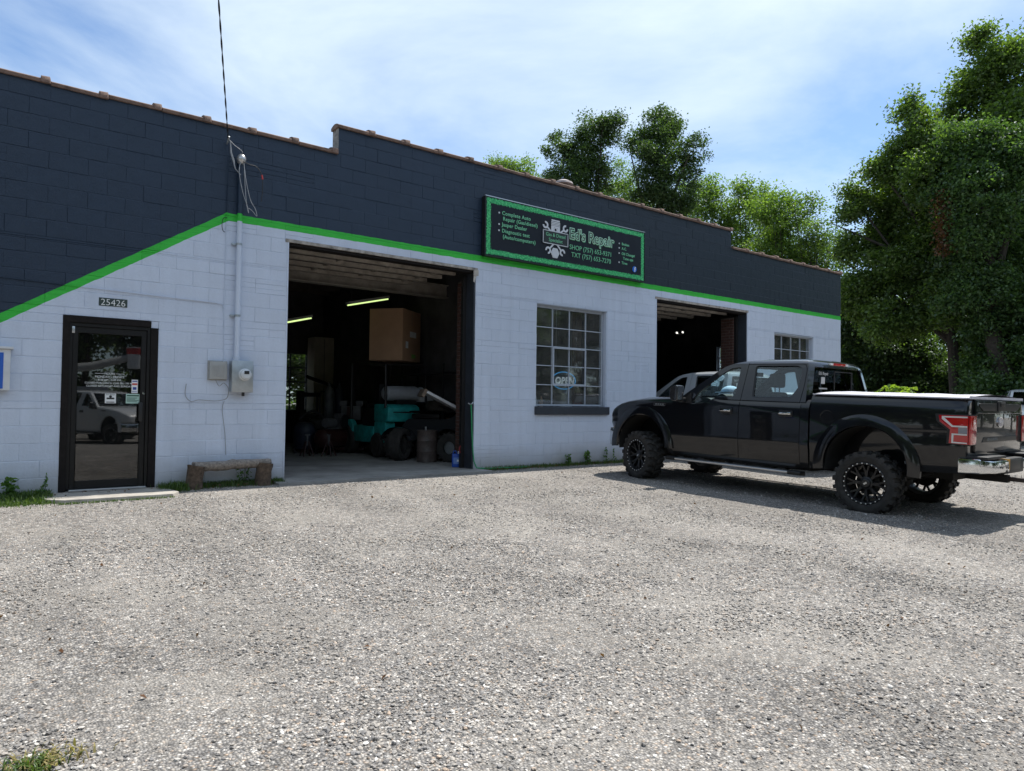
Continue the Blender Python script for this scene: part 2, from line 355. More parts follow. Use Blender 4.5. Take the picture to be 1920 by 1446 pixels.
def ground_sheet():
    xs = sorted(set([-600, -200, -80, -40, -20, -12] + [x*.5 for x in range(-16, 61)] + [32, 36, 42, 55, 80, 140, 300, 600]))
    ys = sorted(set([-600, -200, -80, -45, -30, -22, -18] + [y*.5 for y in range(-32, 1)] + [2, 5, 9, 14, 22, 35, 60, 120, 300, 600]))
    v = [(x, y, gz(x, y) - (.10 if y > 0 else 0)*(1 if x < 19.2 else 0)) for y in ys for x in xs]; nx = len(xs)
    f = [(j*nx+i, j*nx+i+1, (j+1)*nx+i+1, (j+1)*nx+i) for j in range(len(ys)-1) for i in range(nx-1)]
    m = MB(); m.v = v; m.f = f
    return m.build('gravel_lot', M_grav, ang=80)
GL = ground_sheet(); tag(GL, kind='structure'); tag(GL, 'grey gravel parking lot sloping gently up to the garage', 'ground')

def scatter_gravel():
    """loose stones over the lot, denser and larger where the photograph shows them singly"""
    rng = np.random.default_rng(3)
    stones = bpy.data.collections.new('stone_shapes')
    for i in range(7):
        bm = bmesh.new(); bmesh.ops.create_icosphere(bm, subdivisions=1, radius=.5)
        rr = random.Random(i)
        for v in bm.verts: v.co *= rr.uniform(.68, 1.18)
        for v in bm.verts: v.co.z *= .50; v.co.y *= rr.uniform(.75, .85)
        me = bpy.data.meshes.new('stone'); bm.to_mesh(me); bm.free(); me.materials.append(M_stone)
        stones.objects.link(bpy.data.objects.new('stone', me))
    P = []
    def zone(x0, x1, y0, y1, dens, s0, s1, rmax=None, rmin=0):
        n = int((x1-x0)*(y1-y0)*dens)
        x = rng.uniform(x0, x1, n); y = rng.uniform(y0, y1, n)
        d = np.hypot(x-CAM.x, y-CAM.y); k = (d >= rmin) & (d < (rmax or 1e9))
        x, y = x[k], y[k]
        c = np.array([mnoise.noise(Vector((a*.8, b*.8, 9))) for a, b in zip(x, y)])
        k = rng.random(len(x)) < np.clip(.72+c*1.9, .10, 1); x, y = x[k], y[k]
        s = s0+(s1-s0)*rng.random(len(x))**3.6
        for a, b, q in zip(x, y, s): P.append((a, b, q))
    zone(-1.5, 5.5, -10.2, -5.2, 4600, .0075, .031, rmax=3.6)
    zone(-2, 8.5, -9.5, -2.0, 2300, .009, .031, rmin=3.6, rmax=6.5)
    zone(-2, 12, -9.5, -.15, 1000, .011, .032, rmin=6.5, rmax=10)
    zone(-2, 17, -9.5, -.15, 320, .014, .036, rmin=10, rmax=17)
    # keep stones off the door slab and the garage apron
    P2 = [p for p in P if not (.60 < p[0] < 2.02 and p[1] > -.78) and not (3.2 < p[0] < 6.95 and p[1] > -.42)]
    n = len(P2); arr = np.array(P2)
    z = np.array([gz(a, b) for a, b in arr[:, :2]])
    me = bpy.data.meshes.new('gravel'); me.vertices.add(n)
    me.vertices.foreach_set('co', np.column_stack([arr[:, 0], arr[:, 1], z+arr[:, 2]*.10]).astype(np.float32).ravel())
    a = me.attributes.new('rot', 'FLOAT_VECTOR', 'POINT'); a.data.foreach_set('vector', np.column_stack([rng.normal(0, .3, n), rng.normal(0, .3, n), rng.uniform(0, 6.28, n)]).astype(np.float32).ravel())
    a = me.attributes.new('siz', 'FLOAT', 'POINT'); a.data.foreach_set('value', arr[:, 2].astype(np.float32))
    o = bpy.data.objects.new('loose_gravel', me); C.objects.link(o); me.materials.append(M_stone)
    ng = bpy.data.node_groups.new('scatter', 'GeometryNodeTree')
    ng.interface.new_socket('Geometry', in_out='INPUT', socket_type='NodeSocketGeometry'); ng.interface.new_socket('Geometry', in_out='OUTPUT', socket_type='NodeSocketGeometry')
    gi = ng.nodes.new('NodeGroupInput'); go = ng.nodes.new('NodeGroupOutput'); iop = ng.nodes.new('GeometryNodeInstanceOnPoints'); ci = ng.nodes.new('GeometryNodeCollectionInfo')
    ci.inputs[0].default_value = stones; ci.inputs[1].default_value = True; ci.inputs[2].default_value = True
    iop.inputs['Pick Instance'].default_value = True
    ar = ng.nodes.new('GeometryNodeInputNamedAttribute'); ar.data_type = 'FLOAT_VECTOR'; ar.inputs[0].default_value = 'rot'
    asz = ng.nodes.new('GeometryNodeInputNamedAttribute'); asz.data_type = 'FLOAT'; asz.inputs[0].default_value = 'siz'
    L = ng.links; L.new(gi.outputs[0], iop.inputs['Points']); L.new(ci.outputs[0], iop.inputs['Instance']); L.new(ar.outputs[0], iop.inputs['Rotation']); L.new(asz.outputs[0], iop.inputs['Scale'])
    L.new(iop.outputs[0], go.inputs[0])
    md = o.modifiers.new('scatter', 'NODES'); md.node_group = ng
    tag(o, 'loose crushed grey and tan stones covering the lot', 'gravel', kind='stuff')
scatter_gravel()

# ------------------------------------------------------------------ garage building
BLD = empty('garage_building', (0, 0, 0), label='long painted block garage, charcoal above a green stripe and pale grey below', cat='building')
OPEN = [(.80, 1.84, -1, 2.14), (3.487, 6.765, -1, 3.455), (8.13, 9.95, 1.10, 3.0), (11.40, 14.69, -1, 3.44), (15.85, 17.69, 2.245, 3.02)]
U0, U1, ST0, ST1, CH = -3.0, 19.12, 4.23, 14.03, .2032
ZL, ZH = 24*CH, 26*CH
def solid(z0, z1, grow=0):
    """solid intervals along the wall for a band z0..z1"""
    a, b = (U0, U1) if z0 < ZL-.01 else (ST0, ST1)
    iv = [(a, b)]
    for o in OPEN:
        if o[2]-grow < z1-1e-4 and o[3]+grow > z0+1e-4:
            nv = []
            for p, q in iv:
                if o[1]+grow <= p or o[0]-grow >= q: nv.append((p, q)); continue
                if o[0]-grow > p: nv.append((p, o[0]-grow))
                if o[1]+grow < q: nv.append((o[1]+grow, q))
            iv = nv
    return iv
core = MB(); cuts = sorted({-.3, ZL-.0, ZH-.004} | {z+s*.003 for o in OPEN for z, s in ((o[2], -1), (o[3], 1)) if z > 0})
for a, b in zip(cuts, cuts[1:]):
    for p, q in solid(a+.003, b-.003, .003): core.box(p+.003, q-.003, .0055, .2, a, b)
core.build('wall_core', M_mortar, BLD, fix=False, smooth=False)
mm = MB()
mm.box(ST0-.008, ST0+.003, .004, .205, ZL+.03, ZH+.01); mm.build('step_end', mat('bare_grey_block', (.27, .26, .25), .9, var=.5, vscale=16, bump=.6), BLD, smooth=False)

block_cache = {}
def block_mesh(w, h, jx=.0007):
    k = (round(w, 3), round(h, 3), jx)
    if k not in block_cache:
        j, b, d = .0017, .0016, .0034
        x0, x1, z0, z1 = jx, w-jx, j, h-j; bx = .0003+jx*1.3; bt = .008 if h > .15 else .003
        v = [(x0, .02, z0), (x1, .02, z0), (x1, .02, z1), (x0, .02, z1), (x0, d, z0), (x1, d, z0), (x1, d, z1), (x0, d, z1), (x0+bx, 0, z0+b), (x1-bx, 0, z0+b), (x1-bx, 0, z1-bt), (x0+bx, 0, z1-bt)]
        f = [(8, 9, 10, 11)]+[(4+i, 4+(i+1) % 4, 8+(i+1) % 4, 8+i) for i in range(4)]+[(i, (i+1) % 4, 4+(i+1) % 4, 4+i) for i in range(4)]
        me = bpy.data.meshes.new('block'); me.from_pydata(v, [], f); me.materials.append(M_block); block_cache[k] = me
    return block_cache[k]
blocks = []
for k in range(26):
    z0, z1 = k*CH-.0, (k+1)*CH
    if k == 0: z0 -= .2
    lv = sorted({z0, z1} | {z for o in OPEN for z in o[2:4] if z0+.02 < z < z1-.02})
    ph = (.204 if k % 2 else 0.0)
    for a, b in zip(lv, lv[1:]):
        for p, q in solid(a+.002, b-.002):
            x = p; nx = math.floor((p-ph)/(2*CH)+1e-6)*2*CH+ph+2*CH
            while x < q-1e-4:
                e = min(q, nx)
                if q-e < .06: e = q
                if e-x < .06 and e < q: nx += 2*CH; continue
                blocks.append((x, e-x, a, b-a, e)); x = e; nx = max(nx, e)+2*CH if e >= nx-1e-6 else nx
# sort by how large they show
def area(b):
    dx, dy = b[0]+b[1]/2-CAM.x, -CAM.y; dep = dx*flat.x+dy*flat.y
    return (b[1]*b[3]/dep**3) if b[0] > .1 else 0
blocks.sort(key=area, reverse=True)
rest = MB()
# a few courses beside the jambs were made up with thin sawn fillers
def fillers(b): return b[1] > .3 and b[3] > .19 and ((int(b[2]/CH+.5) % 4 == 1) and (abs(b[4]-3.487) < .5 or abs(b[0]-6.765) < .45 or abs(b[4]-11.40) < .5)) and rnd.random() < .8
nb = 0
for b in blocks:
    x, w, z, h, _ = b; dy = rnd.gauss(0, .0012); tz = rnd.gauss(0, .0006)
    parts = [(x, w, z, h)]; jx = rnd.choice((.0002, .0002, .0004, .0004, .0010, .0020))
    if fillers(b): parts = [(x, w, z, h/3), (x, w, z+h/3, h/3), (x, w, z+2*h/3, h/3)]
    for (x, w, z, h) in parts:
        if nb < 300:
            o = bpy.data.objects.new('block', block_mesh(w, h, jx)); C.objects.link(o); o.parent = BLD; o.location = (x, dy, z); o.rotation_euler = (rnd.gauss(0, .004), 0, rnd.gauss(0, .0025)); nb += 1
        else:
            me = block_mesh(w, h, jx); rest.add([(v.co.x+x, v.co.y+dy, v.co.z+z) for v in me.vertices], [tuple(p.vertices) for p in me.polygons])
ro = rest.build('far_blocks', M_block, BLD, fix=False, smooth=False); tag(ro, kind='stuff')

# coping tiles
def coping(u0, u1, z, first=False):
    L = .61; n = round((u1-u0)/L); L = (u1-u0)/n
    prof = [(-.032, -.030), (-.038, .006), (-.026, .018), (.04, .040), (.10, .047), (.16, .040), (.225, .018), (.238, .006), (.232, -.030)]
    def ring(x, s): return [(x, .1+(y-.1)*(1+(s-1)*.45), zz*s+(s-1)*.10 if zz > 0 else zz) for y, zz in prof]
    m = MB(); st = [(0, 1), (L-.10, 1), (L-.097, 1.22), (L-.015, 1.26), (L-.010, 1.18), (L-.004, 1.0)]
    vs = [p for x, s in st for p in ring(x, s)]; k = len(prof); fs = []
    for i in range(len(st)-1):
        for j in range(k-1): fs.append((i*k+j, i*k+j+1, (i+1)*k+j+1, (i+1)*k+j))
    for i in range(len(st)-1): fs.append((i*k+k-1, i*k, (i+1)*k, (i+1)*k+k-1))
    fs.append(tuple(range(k-1, -1, -1))); fs.append(tuple(range((len(st)-1)*k, len(st)*k)))
    m.add(vs, fs); o0 = m.build('coping_tile', M_coping, BLD, ang=50)
    for i in range(n):
        o = o0 if i == 0 else o0.copy()
        if i: C.objects.link(o)
        o.location = (u0+i*L, 0+rnd.gauss(0, .004), z+.012+rnd.gauss(0, .003)); o.rotation_euler = (rnd.gauss(0, .012), rnd.gauss(0, .006), rnd.gauss(0, .006))
coping(U0, ST0-.01, ZL); coping(ST0-.03, ST1+.03, ZH); coping(ST1+.04, U1+.03, ZL)

# shell of the building
def wb(name, m, *b, bevel=0):
    q = MB()
    for x in b: q.box(*x)
    return q.build(name, m, BLD, smooth=False, bevel=bevel)
wb('side_wall', M_block, (18.92, U1-.004, .2, 2.85, -.3, ZL-.005), (18.92, U1-.004, 3.97, 9.0, -.3, ZL-.005), (18.92, U1-.004, 2.85, 3.97, -.3, 2.0), (18.92, U1-.004, 2.85, 3.97, 3.05, ZL-.005))
wb('side_wall', M_block, (U0, U0+.2, .2, 9.0, -.3, ZL-.005))
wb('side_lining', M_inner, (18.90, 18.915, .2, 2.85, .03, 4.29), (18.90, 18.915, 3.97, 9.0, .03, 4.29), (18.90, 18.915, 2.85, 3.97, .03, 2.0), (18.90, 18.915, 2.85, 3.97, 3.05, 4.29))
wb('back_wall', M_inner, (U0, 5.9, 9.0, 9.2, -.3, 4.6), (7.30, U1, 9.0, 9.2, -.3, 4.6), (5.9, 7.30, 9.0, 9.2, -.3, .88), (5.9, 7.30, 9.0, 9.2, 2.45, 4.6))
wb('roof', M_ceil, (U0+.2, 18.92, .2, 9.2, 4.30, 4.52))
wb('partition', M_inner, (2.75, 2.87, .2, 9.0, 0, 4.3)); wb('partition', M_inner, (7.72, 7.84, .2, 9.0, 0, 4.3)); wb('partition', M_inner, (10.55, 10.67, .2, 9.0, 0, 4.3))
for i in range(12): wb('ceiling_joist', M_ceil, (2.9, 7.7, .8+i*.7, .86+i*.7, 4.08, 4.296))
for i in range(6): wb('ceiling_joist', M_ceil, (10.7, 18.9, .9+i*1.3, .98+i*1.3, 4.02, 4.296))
wb('steel_beam', mat('grimy_beam', (.26, .235, .205), .7, var=.3, vscale=5), (2.88, 7.71, 2.45, 2.50, 3.33, 3.56), (2.88, 7.71, 2.38, 2.57, 3.56, 3.58), (2.88, 7.71, 2.38, 2.57, 3.31, 3.33))
fl = MB(); fl.box(U0, U1-.3, .0, 9.0, -.25, .022); fl.box(3.30, 6.90, -.40, .0, -.3, .018)
tag(fl.build('shop_floor', M_conc, smooth=False), kind='structure')['label'] = 'stained concrete floor and apron of the garage'
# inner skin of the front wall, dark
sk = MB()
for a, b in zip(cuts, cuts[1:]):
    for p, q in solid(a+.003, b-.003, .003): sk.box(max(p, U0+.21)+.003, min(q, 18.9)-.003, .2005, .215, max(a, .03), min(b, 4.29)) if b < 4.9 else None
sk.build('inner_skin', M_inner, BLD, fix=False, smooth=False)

# jambs and headers of the two bays
for u0, u1, zt in ((3.487, 6.765, 3.455), (11.40, 14.69, 3.44)):
    wb('left_jamb_liner', M_block, (u0-.002, u0+.022, -.006, .21, .02, zt-.03), bevel=.003)
    wb('right_jamb_board', M_dark, (u1-.03, u1-.004, .012, .24, .02, zt-.05), bevel=.003)
    wb('door_track', M_black, (u1-.10, u1-.032, .235, .30, .02, zt-.1)); wb('door_track', M_black, (u0+.032, u0+.09, .235, .30, .02, zt-.1))
    wb('header_board', mat('peeling_header', (.33, .30, .27), .8, var=.55, vscale=9, bump=.5, coord='World'), (u0-.03, u1+.03, -.014, .10, zt-.035, zt+.012), bevel=.004)
    wb('header_angle', M_brown, (u0+.02, u1-.03, .012, .19, zt-.075, zt-.036))
    # rolled-up sectional door lying under the ceiling
    dr = empty('overhead_door'); dr.parent = BLD
    for i in range(5):
        y = .55+i*.54
        q = MB(); q.box(u0+.06, u1-.06, y, y+.53, zt+.02+i*.012, zt+.055+i*.012); pn = q.build('door_panel', mat('door_underside', (.045, .040, .036), .8, var=.3), dr, smooth=False, bevel=.006)
        q = MB()
        for yy in (y+.03, y+.49): q.box(u0+.06, u1-.06, yy-.035, yy+.035, zt-.045+i*.012, zt+.02+i*.012)
        for xx in np.linspace(u0+.3, u1-.3, 4): q.box(xx-.025, xx+.025, y+.03, y+.50, zt-.01+i*.012, zt+.02+i*.012)
        q.build('stiffener', mat('door_rib', (.30, .265, .225), .75, var=.35), pn, smooth=False)
# a bent flashing end and peeled strip on the first bay header
q = MB(); q.box(6.70, 6.79, -.045, -.018, 3.33, 3.425, Matrix.Rotation(0, 4, 'Y')); q.add([(6.70, -.03, 3.34), (6.755, -.035, 3.34), (6.70, -.06, 3.20), (6.68, -.05, 3.22)], [(0, 1, 2, 3)])
q.build('bent_flashing', mat('bent_flashing', (.42, .38, .34), .7, var=.3), BLD, smooth=False)

# brick piers just inside the bays
def pier(u, y0, y1, zt, seed):
    e = empty('brick_pier'); e.parent = BLD
    q = MB(); q.box(u+.004, u+.30, y0+.004, y1-.004, .02, zt); q.build('pier_core', M_bmort, e, smooth=False)
    bw, bh = .203, .0677; me = {}
    rr = random.Random(seed)
    def brick(x, y, z, along, w):
        k = (along, round(w, 3))
        if k not in me:
            g = MB()
            if along == 'y': g.box(0, .05, 0, w-.010, 0, bh-.010)
            else: g.box(0, w-.010, 0, .05, 0, bh-.010)
            o = g.build('brick', M_brick, e, bevel=.003, seg=1, smooth=False); me[k] = o.data
        else:
            o = bpy.data.objects.new('brick', me[k]); C.objects.link(o); o.parent = e
        o.location = (x+rr.gauss(0, .0015), y+rr.gauss(0, .0015), z)
    for c in range(int((zt-.03)/bh)):
        z = .03+c*bh
        if c % 2 == 0: brick(u-.004, y0, z, 'y', min(bw, y1-y0)); brick(u-.004, y0+bw, z, 'y', max(.06, y1-y0-bw)) if y1-y0-bw > .05 else None; brick(u+.06, y0-.004, z, 'x', bw)
        else: brick(u-.004, y0, z, 'y', bw/2); brick(u-.004, y0+bw/2, z, 'y', y1-y0-bw/2); brick(u+.05, y0-.004, z, 'x', bw)
pier(6.79, .31, .62, 3.3, 1); pier(14.56, .31, .66, 3.3, 2)

# steel sash windows
def sash(u0, u1, z0, z1, rows, cols, y, name, vent=None):
    w = empty(name); w.parent = BLD
    fr = MB(); t = .028
    fr.box(u0, u1, y-.02, y+.02, z1-.045, z1); fr.box(u0, u1, y-.02, y+.02, z0, z0+.035); fr.box(u0, u0+t, y-.02, y+.02, z0+.035, z1-.045); fr.box(u1-t, u1, y-.02, y+.02, z0+.035, z1-.045)
    fr.build('frame', M_fwhite, w, smooth=False)
    a0, a1, b0, b1 = u0+t, u1-t, z0+.035, z1-.045
    cx = [a0+(a1-a0)*i/cols for i in range(cols+1)]; cz = [b0+(b1-b0)*i/rows for i in range(rows+1)]
    for x in cx[1:-1]:
        q = MB(); q.box(x-.0085, x+.0085, y-.016, y+.016, b0, b1); q.build('muntin', M_fwhite, w, smooth=False)
    for z in cz[1:-1]:
        q = MB(); q.box(a0, a1, y-.018, y+.014, z-.0085, z+.0085); q.build('muntin', M_fwhite, w, smooth=False)
    if vent:
        i0, i1, j0, j1 = vent; q = MB(); x0, x1, zz0, zz1 = cx[i0], cx[i1], cz[j0], cz[j1]
        q.box(x0, x1, y-.035, y-.019, zz1-.03, zz1+.012); q.box(x0, x1, y-.035, y-.019, zz0-.012, zz0+.03); q.box(x0, x0+.03, y-.035, y-.019, zz0+.03, zz1-.03); q.box(x1-.03, x1, y-.035, y-.019, zz0+.03, zz1-.03)
        q.build('vent_frame', M_fwhite, w, smooth=False)
    for i in range(cols):
        for j in range(rows):
            q = MB(); q.box(cx[i]+.0085, cx[i+1]-.0085, y+.001, y+.004, cz[j]+.0085, cz[j+1]-.0085)
            o = q.build('pane', M_glass, w, smooth=False)
            c = Vector(((cx[i]+cx[i+1])/2, y, (cz[j]+cz[j+1])/2))
            o.data.transform(Matrix.Translation(c) @ Matrix.Rotation(rnd.gauss(0, .008), 4, 'Z') @ Matrix.Rotation(rnd.gauss(0, .008), 4, 'X') @ Matrix.Translation(-c))
    return w
sash(8.135, 9.90, 1.11, 2.985, 5, 4, .10, 'sash_window', (1, 3, 1, 3))
sash(15.855, 17.64, 2.255, 3.005, 2, 4, .10, 'sash_window')
for u0, u1, zs in ((8.10, 9.985, 1.098), (15.82, 17.72, 2.243)): wb('window_sill', M_dark, (u0, u1, -.055, .19, zs-.153, zs), bevel=.012)
for u0, u1 in ((8.13, 9.95), (15.85, 17.69)):
    wb('window_reveal', M_block, (u1-.022, u1-.0035, .004, .2, 1.10 if u0 < 9 else 2.246, 2.98)); wb('window_head', M_fwhite, (u0+.004, u1-.023, .006, .16, 2.986, 2.998 if u0 < 9 else 3.012))
def back_window(x0, x1, z0, z1):
    w = empty('back_window'); w.parent = BLD; q = MB(); n = 3; m = 4
    for i in range(n+1): x = x0+(x1-x0)*i/n; q.box(x-.018, x+.018, 9.06, 9.10, z0, z1)
    for j in range(m+1): z = z0+(z1-z0)*j/m; q.box(x0, x1, 9.055, 9.095, z-.018, z+.018)
    q.build('frame', M_dark, w, smooth=False)
    for i in range(n):
        for j in range(m):
            q = MB(); q.box(x0+(x1-x0)*i/n+.018, x0+(x1-x0)*(i+1)/n-.018, 9.075, 9.078, z0+(z1-z0)*j/m+.018, z0+(z1-z0)*(j+1)/m-.018); q.build('pane', M_glass, w, smooth=False)
back_window(5.9, 7.30, .88, 2.45)
w = empty('side_window'); w.parent = BLD; q = MB()
for y in (2.87, 3.23, 3.59, 3.95): q.box(18.98, 19.02, y-.02, y+.02, 2.0, 3.05)
for z in (2.02, 2.36, 2.70, 3.03): q.box(18.975, 19.015, 2.85, 3.97, z-.02, z+.02)
q.build('frame', M_fwhite, w, smooth=False)
q = MB(); q.box(18.995, 18.998, 2.85, 3.97, 2.0, 3.05); q.build('pane', M_glass, w, smooth=False)

# glazed entry door
D = empty('entry_door'); D.parent = BLD
q = MB(); q.box(.803, .872, -.012, .15, .02, 2.137); q.box(.872, 1.752, -.012, .15, 2.06, 2.137); q.box(1.752, 1.838, -.010, .15, .02, 2.05); q.build('casing_board', M_brown, D, smooth=False, bevel=.004)
q = MB(); q.box(1.755, 1.838, .003, .15, 2.052, 2.138); q.build('patched_corner', M_block, D, smooth=False)
q = MB(); q.box(.873, .905, .01, .12, .045, 2.058); q.box(1.715, 1.750, .01, .12, .045, 2.058); q.box(.905, 1.715, .01, .12, 2.015, 2.058); q.build('frame', M_bronze, D, smooth=False, bevel=.003)
q = MB(); q.box(.908, .965, .03, .075, .05, 2.012); q.box(1.652, 1.712, .03, .075, .05, 2.012); q.box(.965, 1.652, .03, .075, 1.94, 2.012); q.box(.965, 1.652, .03, .075, .05, .14); q.build('leaf_frame', M_bronze, D, smooth=False, bevel=.004)
q = MB(); q.box(.966, 1.651, .050, .056, .141, 1.939); q.build('glass', M_dglass, D, smooth=False)
q = MB(); q.box(1.63, 1.672, -.035, .028, .86, 1.10); q.build('pull_handle', M_black, D, bevel=.008)
q = MB(); q.lathe([(0, -.012), (.014, -.012), (.018, 0), (.018, .01)], 16, 'Y', (1.685, .022, 1.215)); q.build('lock_cylinder', M_chrome, D)
q = MB(); q.box(.90, 1.73, -.06, .12, .022, .044); q.build('threshold', M_alu, D, smooth=False, bevel=.004)
q = MB(); q.box(.895, .925, -.002, .03, 1.93, 2.01); q.build('pivot_hinge', M_alu, D, bevel=.004)
for s, sz, z, sh in (('HOURS', .034, 1.440, 0), ('MONDAY - FRIDAY', .036, 1.400, 0), ('8:00 AM - 5:00 PM', .032, 1.362, 0), ('CLOSED FOR LUNCH 12:00 PM-1:00 PM', .030, 1.325, .25), ('CLOSED SATURDAY AND SUNDAY', .031, 1.287, 0)):
    text(s, sz, 'lettering', M_vinyl, D, wallM(1.31, z, .0475), 'CENTER', sx=1.02)
q = MB(); q.box(1.15, 1.245, .047, .0485, 1.450, 1.4535); q.box(1.375, 1.47, .047, .0485, 1.450, 1.4535); q.build('rule', M_vinyl, D, smooth=False)
q = MB(); q.box(1.555, 1.625, .046, .0485, 1.215, 1.385); q.build('card_sticker', M_vinyl, D, smooth=False)
q = MB(); q.box(1.560, 1.620, .0445, .0458, 1.318, 1.340); q.build('red_mark', mat('red_print', (.5, .04, .03), .6), D, smooth=False)
q = MB(); q.box(1.570, 1.610, .0445, .0458, 1.258, 1.292); q.box(1.562, 1.618, .0445, .0458, 1.358, 1.372); q.box(1.562, 1.618, .0445, .0458, 1.228, 1.236); q.build('blue_mark', mat('blue_print', (.03, .06, .28), .6), D, smooth=False)
q = MB(); q.box(1.265, 1.385, .046, .0485, 1.085, 1.205); q.build('logo_sticker', M_vinyl, D, smooth=False, bevel=.0005)
q = MB(); q.box(1.283, 1.367, .0445, .0458, 1.135, 1.155); q.lathe([(0, 0), (.016, 0), (.016, .001)], 14, 'Y', (1.325, .0445, 1.168)); q.box(1.280, 1.370, .0445, .0458, 1.094, 1.104); q.build('logo_print', M_black, D, smooth=False)
text("Ed's Repair", .022, 'lettering', M_black, D, wallM(1.325, 1.186, .0452), 'CENTER')
q = MB(); q.box(1.495, 1.648, .046, .0485, 1.085, 1.205); q.build('notice_sticker', mat('mint_paper', (.42, .60, .52), .7), D, smooth=False)
q = MB()
for i, (a, b) in enumerate(((1.175, 1.192), (1.150, 1.158), (1.135, 1.142), (1.120, 1.127), (1.104, 1.110))): q.box(1.505, 1.64-.02*(i % 3), .0445, .0458, a, b)
q.build('notice_print', mat('dark_green_print', (.03, .09, .06), .7), D, smooth=False)
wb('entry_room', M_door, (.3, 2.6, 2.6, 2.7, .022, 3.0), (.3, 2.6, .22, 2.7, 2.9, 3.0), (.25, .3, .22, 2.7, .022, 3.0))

# ------------------------------------------------------------------ sign
SG = empty('shop_sign', (6.875, 0, 3.70), label="wide black shop sign with ragged green border reading Ed's Repair, above the window", cat='sign')
SW, SH, SY = 4.03, 1.02, -.11
def sign_material():
    m = bpy.data.materials.new('printed_banner'); m.use_nodes = True; t = m.node_tree; L = t.links; b = t.nodes['Principled BSDF']
    c = N(t, 'ShaderNodeTexCoord'); s = N(t, 'ShaderNodeSeparateXYZ'); L.new(c.outputs['Object'], s.inputs[0])
    def M(op, a, q=None):
        n = N(t, 'ShaderNodeMath', operation=op)
        for i, v in enumerate((a, q)):
            if v is None: continue
            if isinstance(v, (int, float)): n.inputs[i].default_value = v
            else: L.new(v, n.inputs[i])
        return n.outputs[0]
    dx = M('MINIMUM', s.outputs[0], M('SUBTRACT', SW, s.outputs[0])); dz = M('MINIMUM', s.outputs[2], M('SUBTRACT', SH, s.outputs[2]))
    d = M('MINIMUM', dx, dz)
    n = N(t, 'ShaderNodeTexNoise', i_Scale=48, i_Detail=4, i_Roughness=.7); L.new(c.outputs['Object'], n.inputs['Vector'])
    d2 = M('ADD', d, M('MULTIPLY', M('SUBTRACT', n.outputs[0], .5), .11))
    f = M('MULTIPLY', M('GREATER_THAN', d2, .022), M('LESS_THAN', d2, .105))
    rp = N(t, 'ShaderNodeValToRGB'); e = rp.color_ramp.elements; e[0].position = .3; e[0].color = (.005, .10, .045, 1); e[1].position = .72; e[1].color = (.25, .80, .34, 1)
    k = e.new(.52); k.color = (.05, .50, .17, 1)
    n2 = N(t, 'ShaderNodeTexNoise', i_Scale=70, i_Detail=3); L.new(c.outputs['Object'], n2.inputs['Vector']); L.new(n2.outputs[0], rp.inputs[0])
    mx = N(t, 'ShaderNodeMixRGB'); L.new(f, mx.inputs[0]); mx.inputs[1].default_value = (.011, .015, .023, 1); L.new(rp.outputs[0], mx.inputs[2]); L.new(mx.outputs[0], b.inputs['Base Color'])
    b.inputs['Roughness'].default_value = .55; b.inputs['Specular IOR Level'].default_value = .25
    return m
# banner face with tension wrinkles
nx, nz = 90, 26; vs = []; q = MB()
for j in range(nz+1):
    for i in range(nx+1):
        x, z = SW*i/nx, SH*j/nz; e = min(1, min(x, SW-x)/.15)*min(1, min(z, SH-z)/.1)
        wr = .010*mnoise.noise(Vector((x*2.2+z*.8, z*.7, 4)))+.006*mnoise.noise(Vector((x*6+z*2.5, z*1.2, 8)))*(1 if x > 1.2 else .5)
        vs.append((x, SY+e*wr, z))
q.add(vs, [(j*(nx+1)+i, j*(nx+1)+i+1, (j+1)*(nx+1)+i+1, (j+1)*(nx+1)+i) for j in range(nz) for i in range(nx)])
q.build('banner', sign_material(), SG, fix=False, ang=80)
q = MB(); q.box(.004, SW-.004, SY+.012, -.012, .004, SH-.004); q.build('sign_box', M_dark, SG, smooth=False)
q = MB(); q.box(-.012, SW+.012, SY-.004, SY+.03, SH+.001, SH+.014); q.build('top_trim', M_alu, SG, smooth=False)
q = MB(); q.box(-.012, -.001, SY-.004, -.012, -.004, SH); q.box(SW+.001, SW+.012, SY-.004, -.012, -.004, SH); q.box(0, SW, SY-.004, -.012, -.016, -.001); q.build('side_trim', M_black, SG, smooth=False)
M_let = mat('pale_green_print', (.20, .60, .34), .5); M_let2 = mat('outline_print', (.50, .80, .62), .5); M_grey = mat('silver_print', (.62, .64, .68), .5)
YT = SY-.013
for s, x, z, sz in (('Complete Auto', .34, .745, .094), ('Repair (Gas/diesel)', .36, .648, .094), ('Jasper Dealer', .34, .545, .094), ('Diagnostic test', .34, .435, .094), ('(Auto/computers)', .36, .335, .094)):
    text(s, sz, 'lettering', M_let, SG, wallM(x, z, YT), space=1.08, off=.0012)
for s, x, z, sz in (('Brakes', 3.34, .655, .070), ('A.C.', 3.34, .565, .070), ('Oil Change/', 3.34, .460, .070), ('Tune ups', 3.38, .370, .070), ('Tires', 3.34, .275, .070)):
    text(s, sz*1.08, 'lettering', M_let, SG, wallM(x, z, YT), space=1.05, off=.0012)
q = MB()
for x, z in ((.28, .77), (.28, .57), (.28, .46), (3.27, .68), (3.27, .59), (3.27, .485), (3.27, .30)): q.lathe([(0, 0), (.016, 0), (.016, .004)], 10, 'Y', (x, YT, z))
q.build('bullet_dots', M_grey, SG, smooth=False)
text("Ed's Repair", .285, 'title_lettering', M_let2, SG, wallM(1.92, .575, YT-.004), outline=.0085, sx=.93, off=.006)
text("Ed's Repair", .285, 'title_fill', mat('title_dark', (.012, .014, .018), .5), SG, wallM(1.92, .575, YT), sx=.93, off=.006)
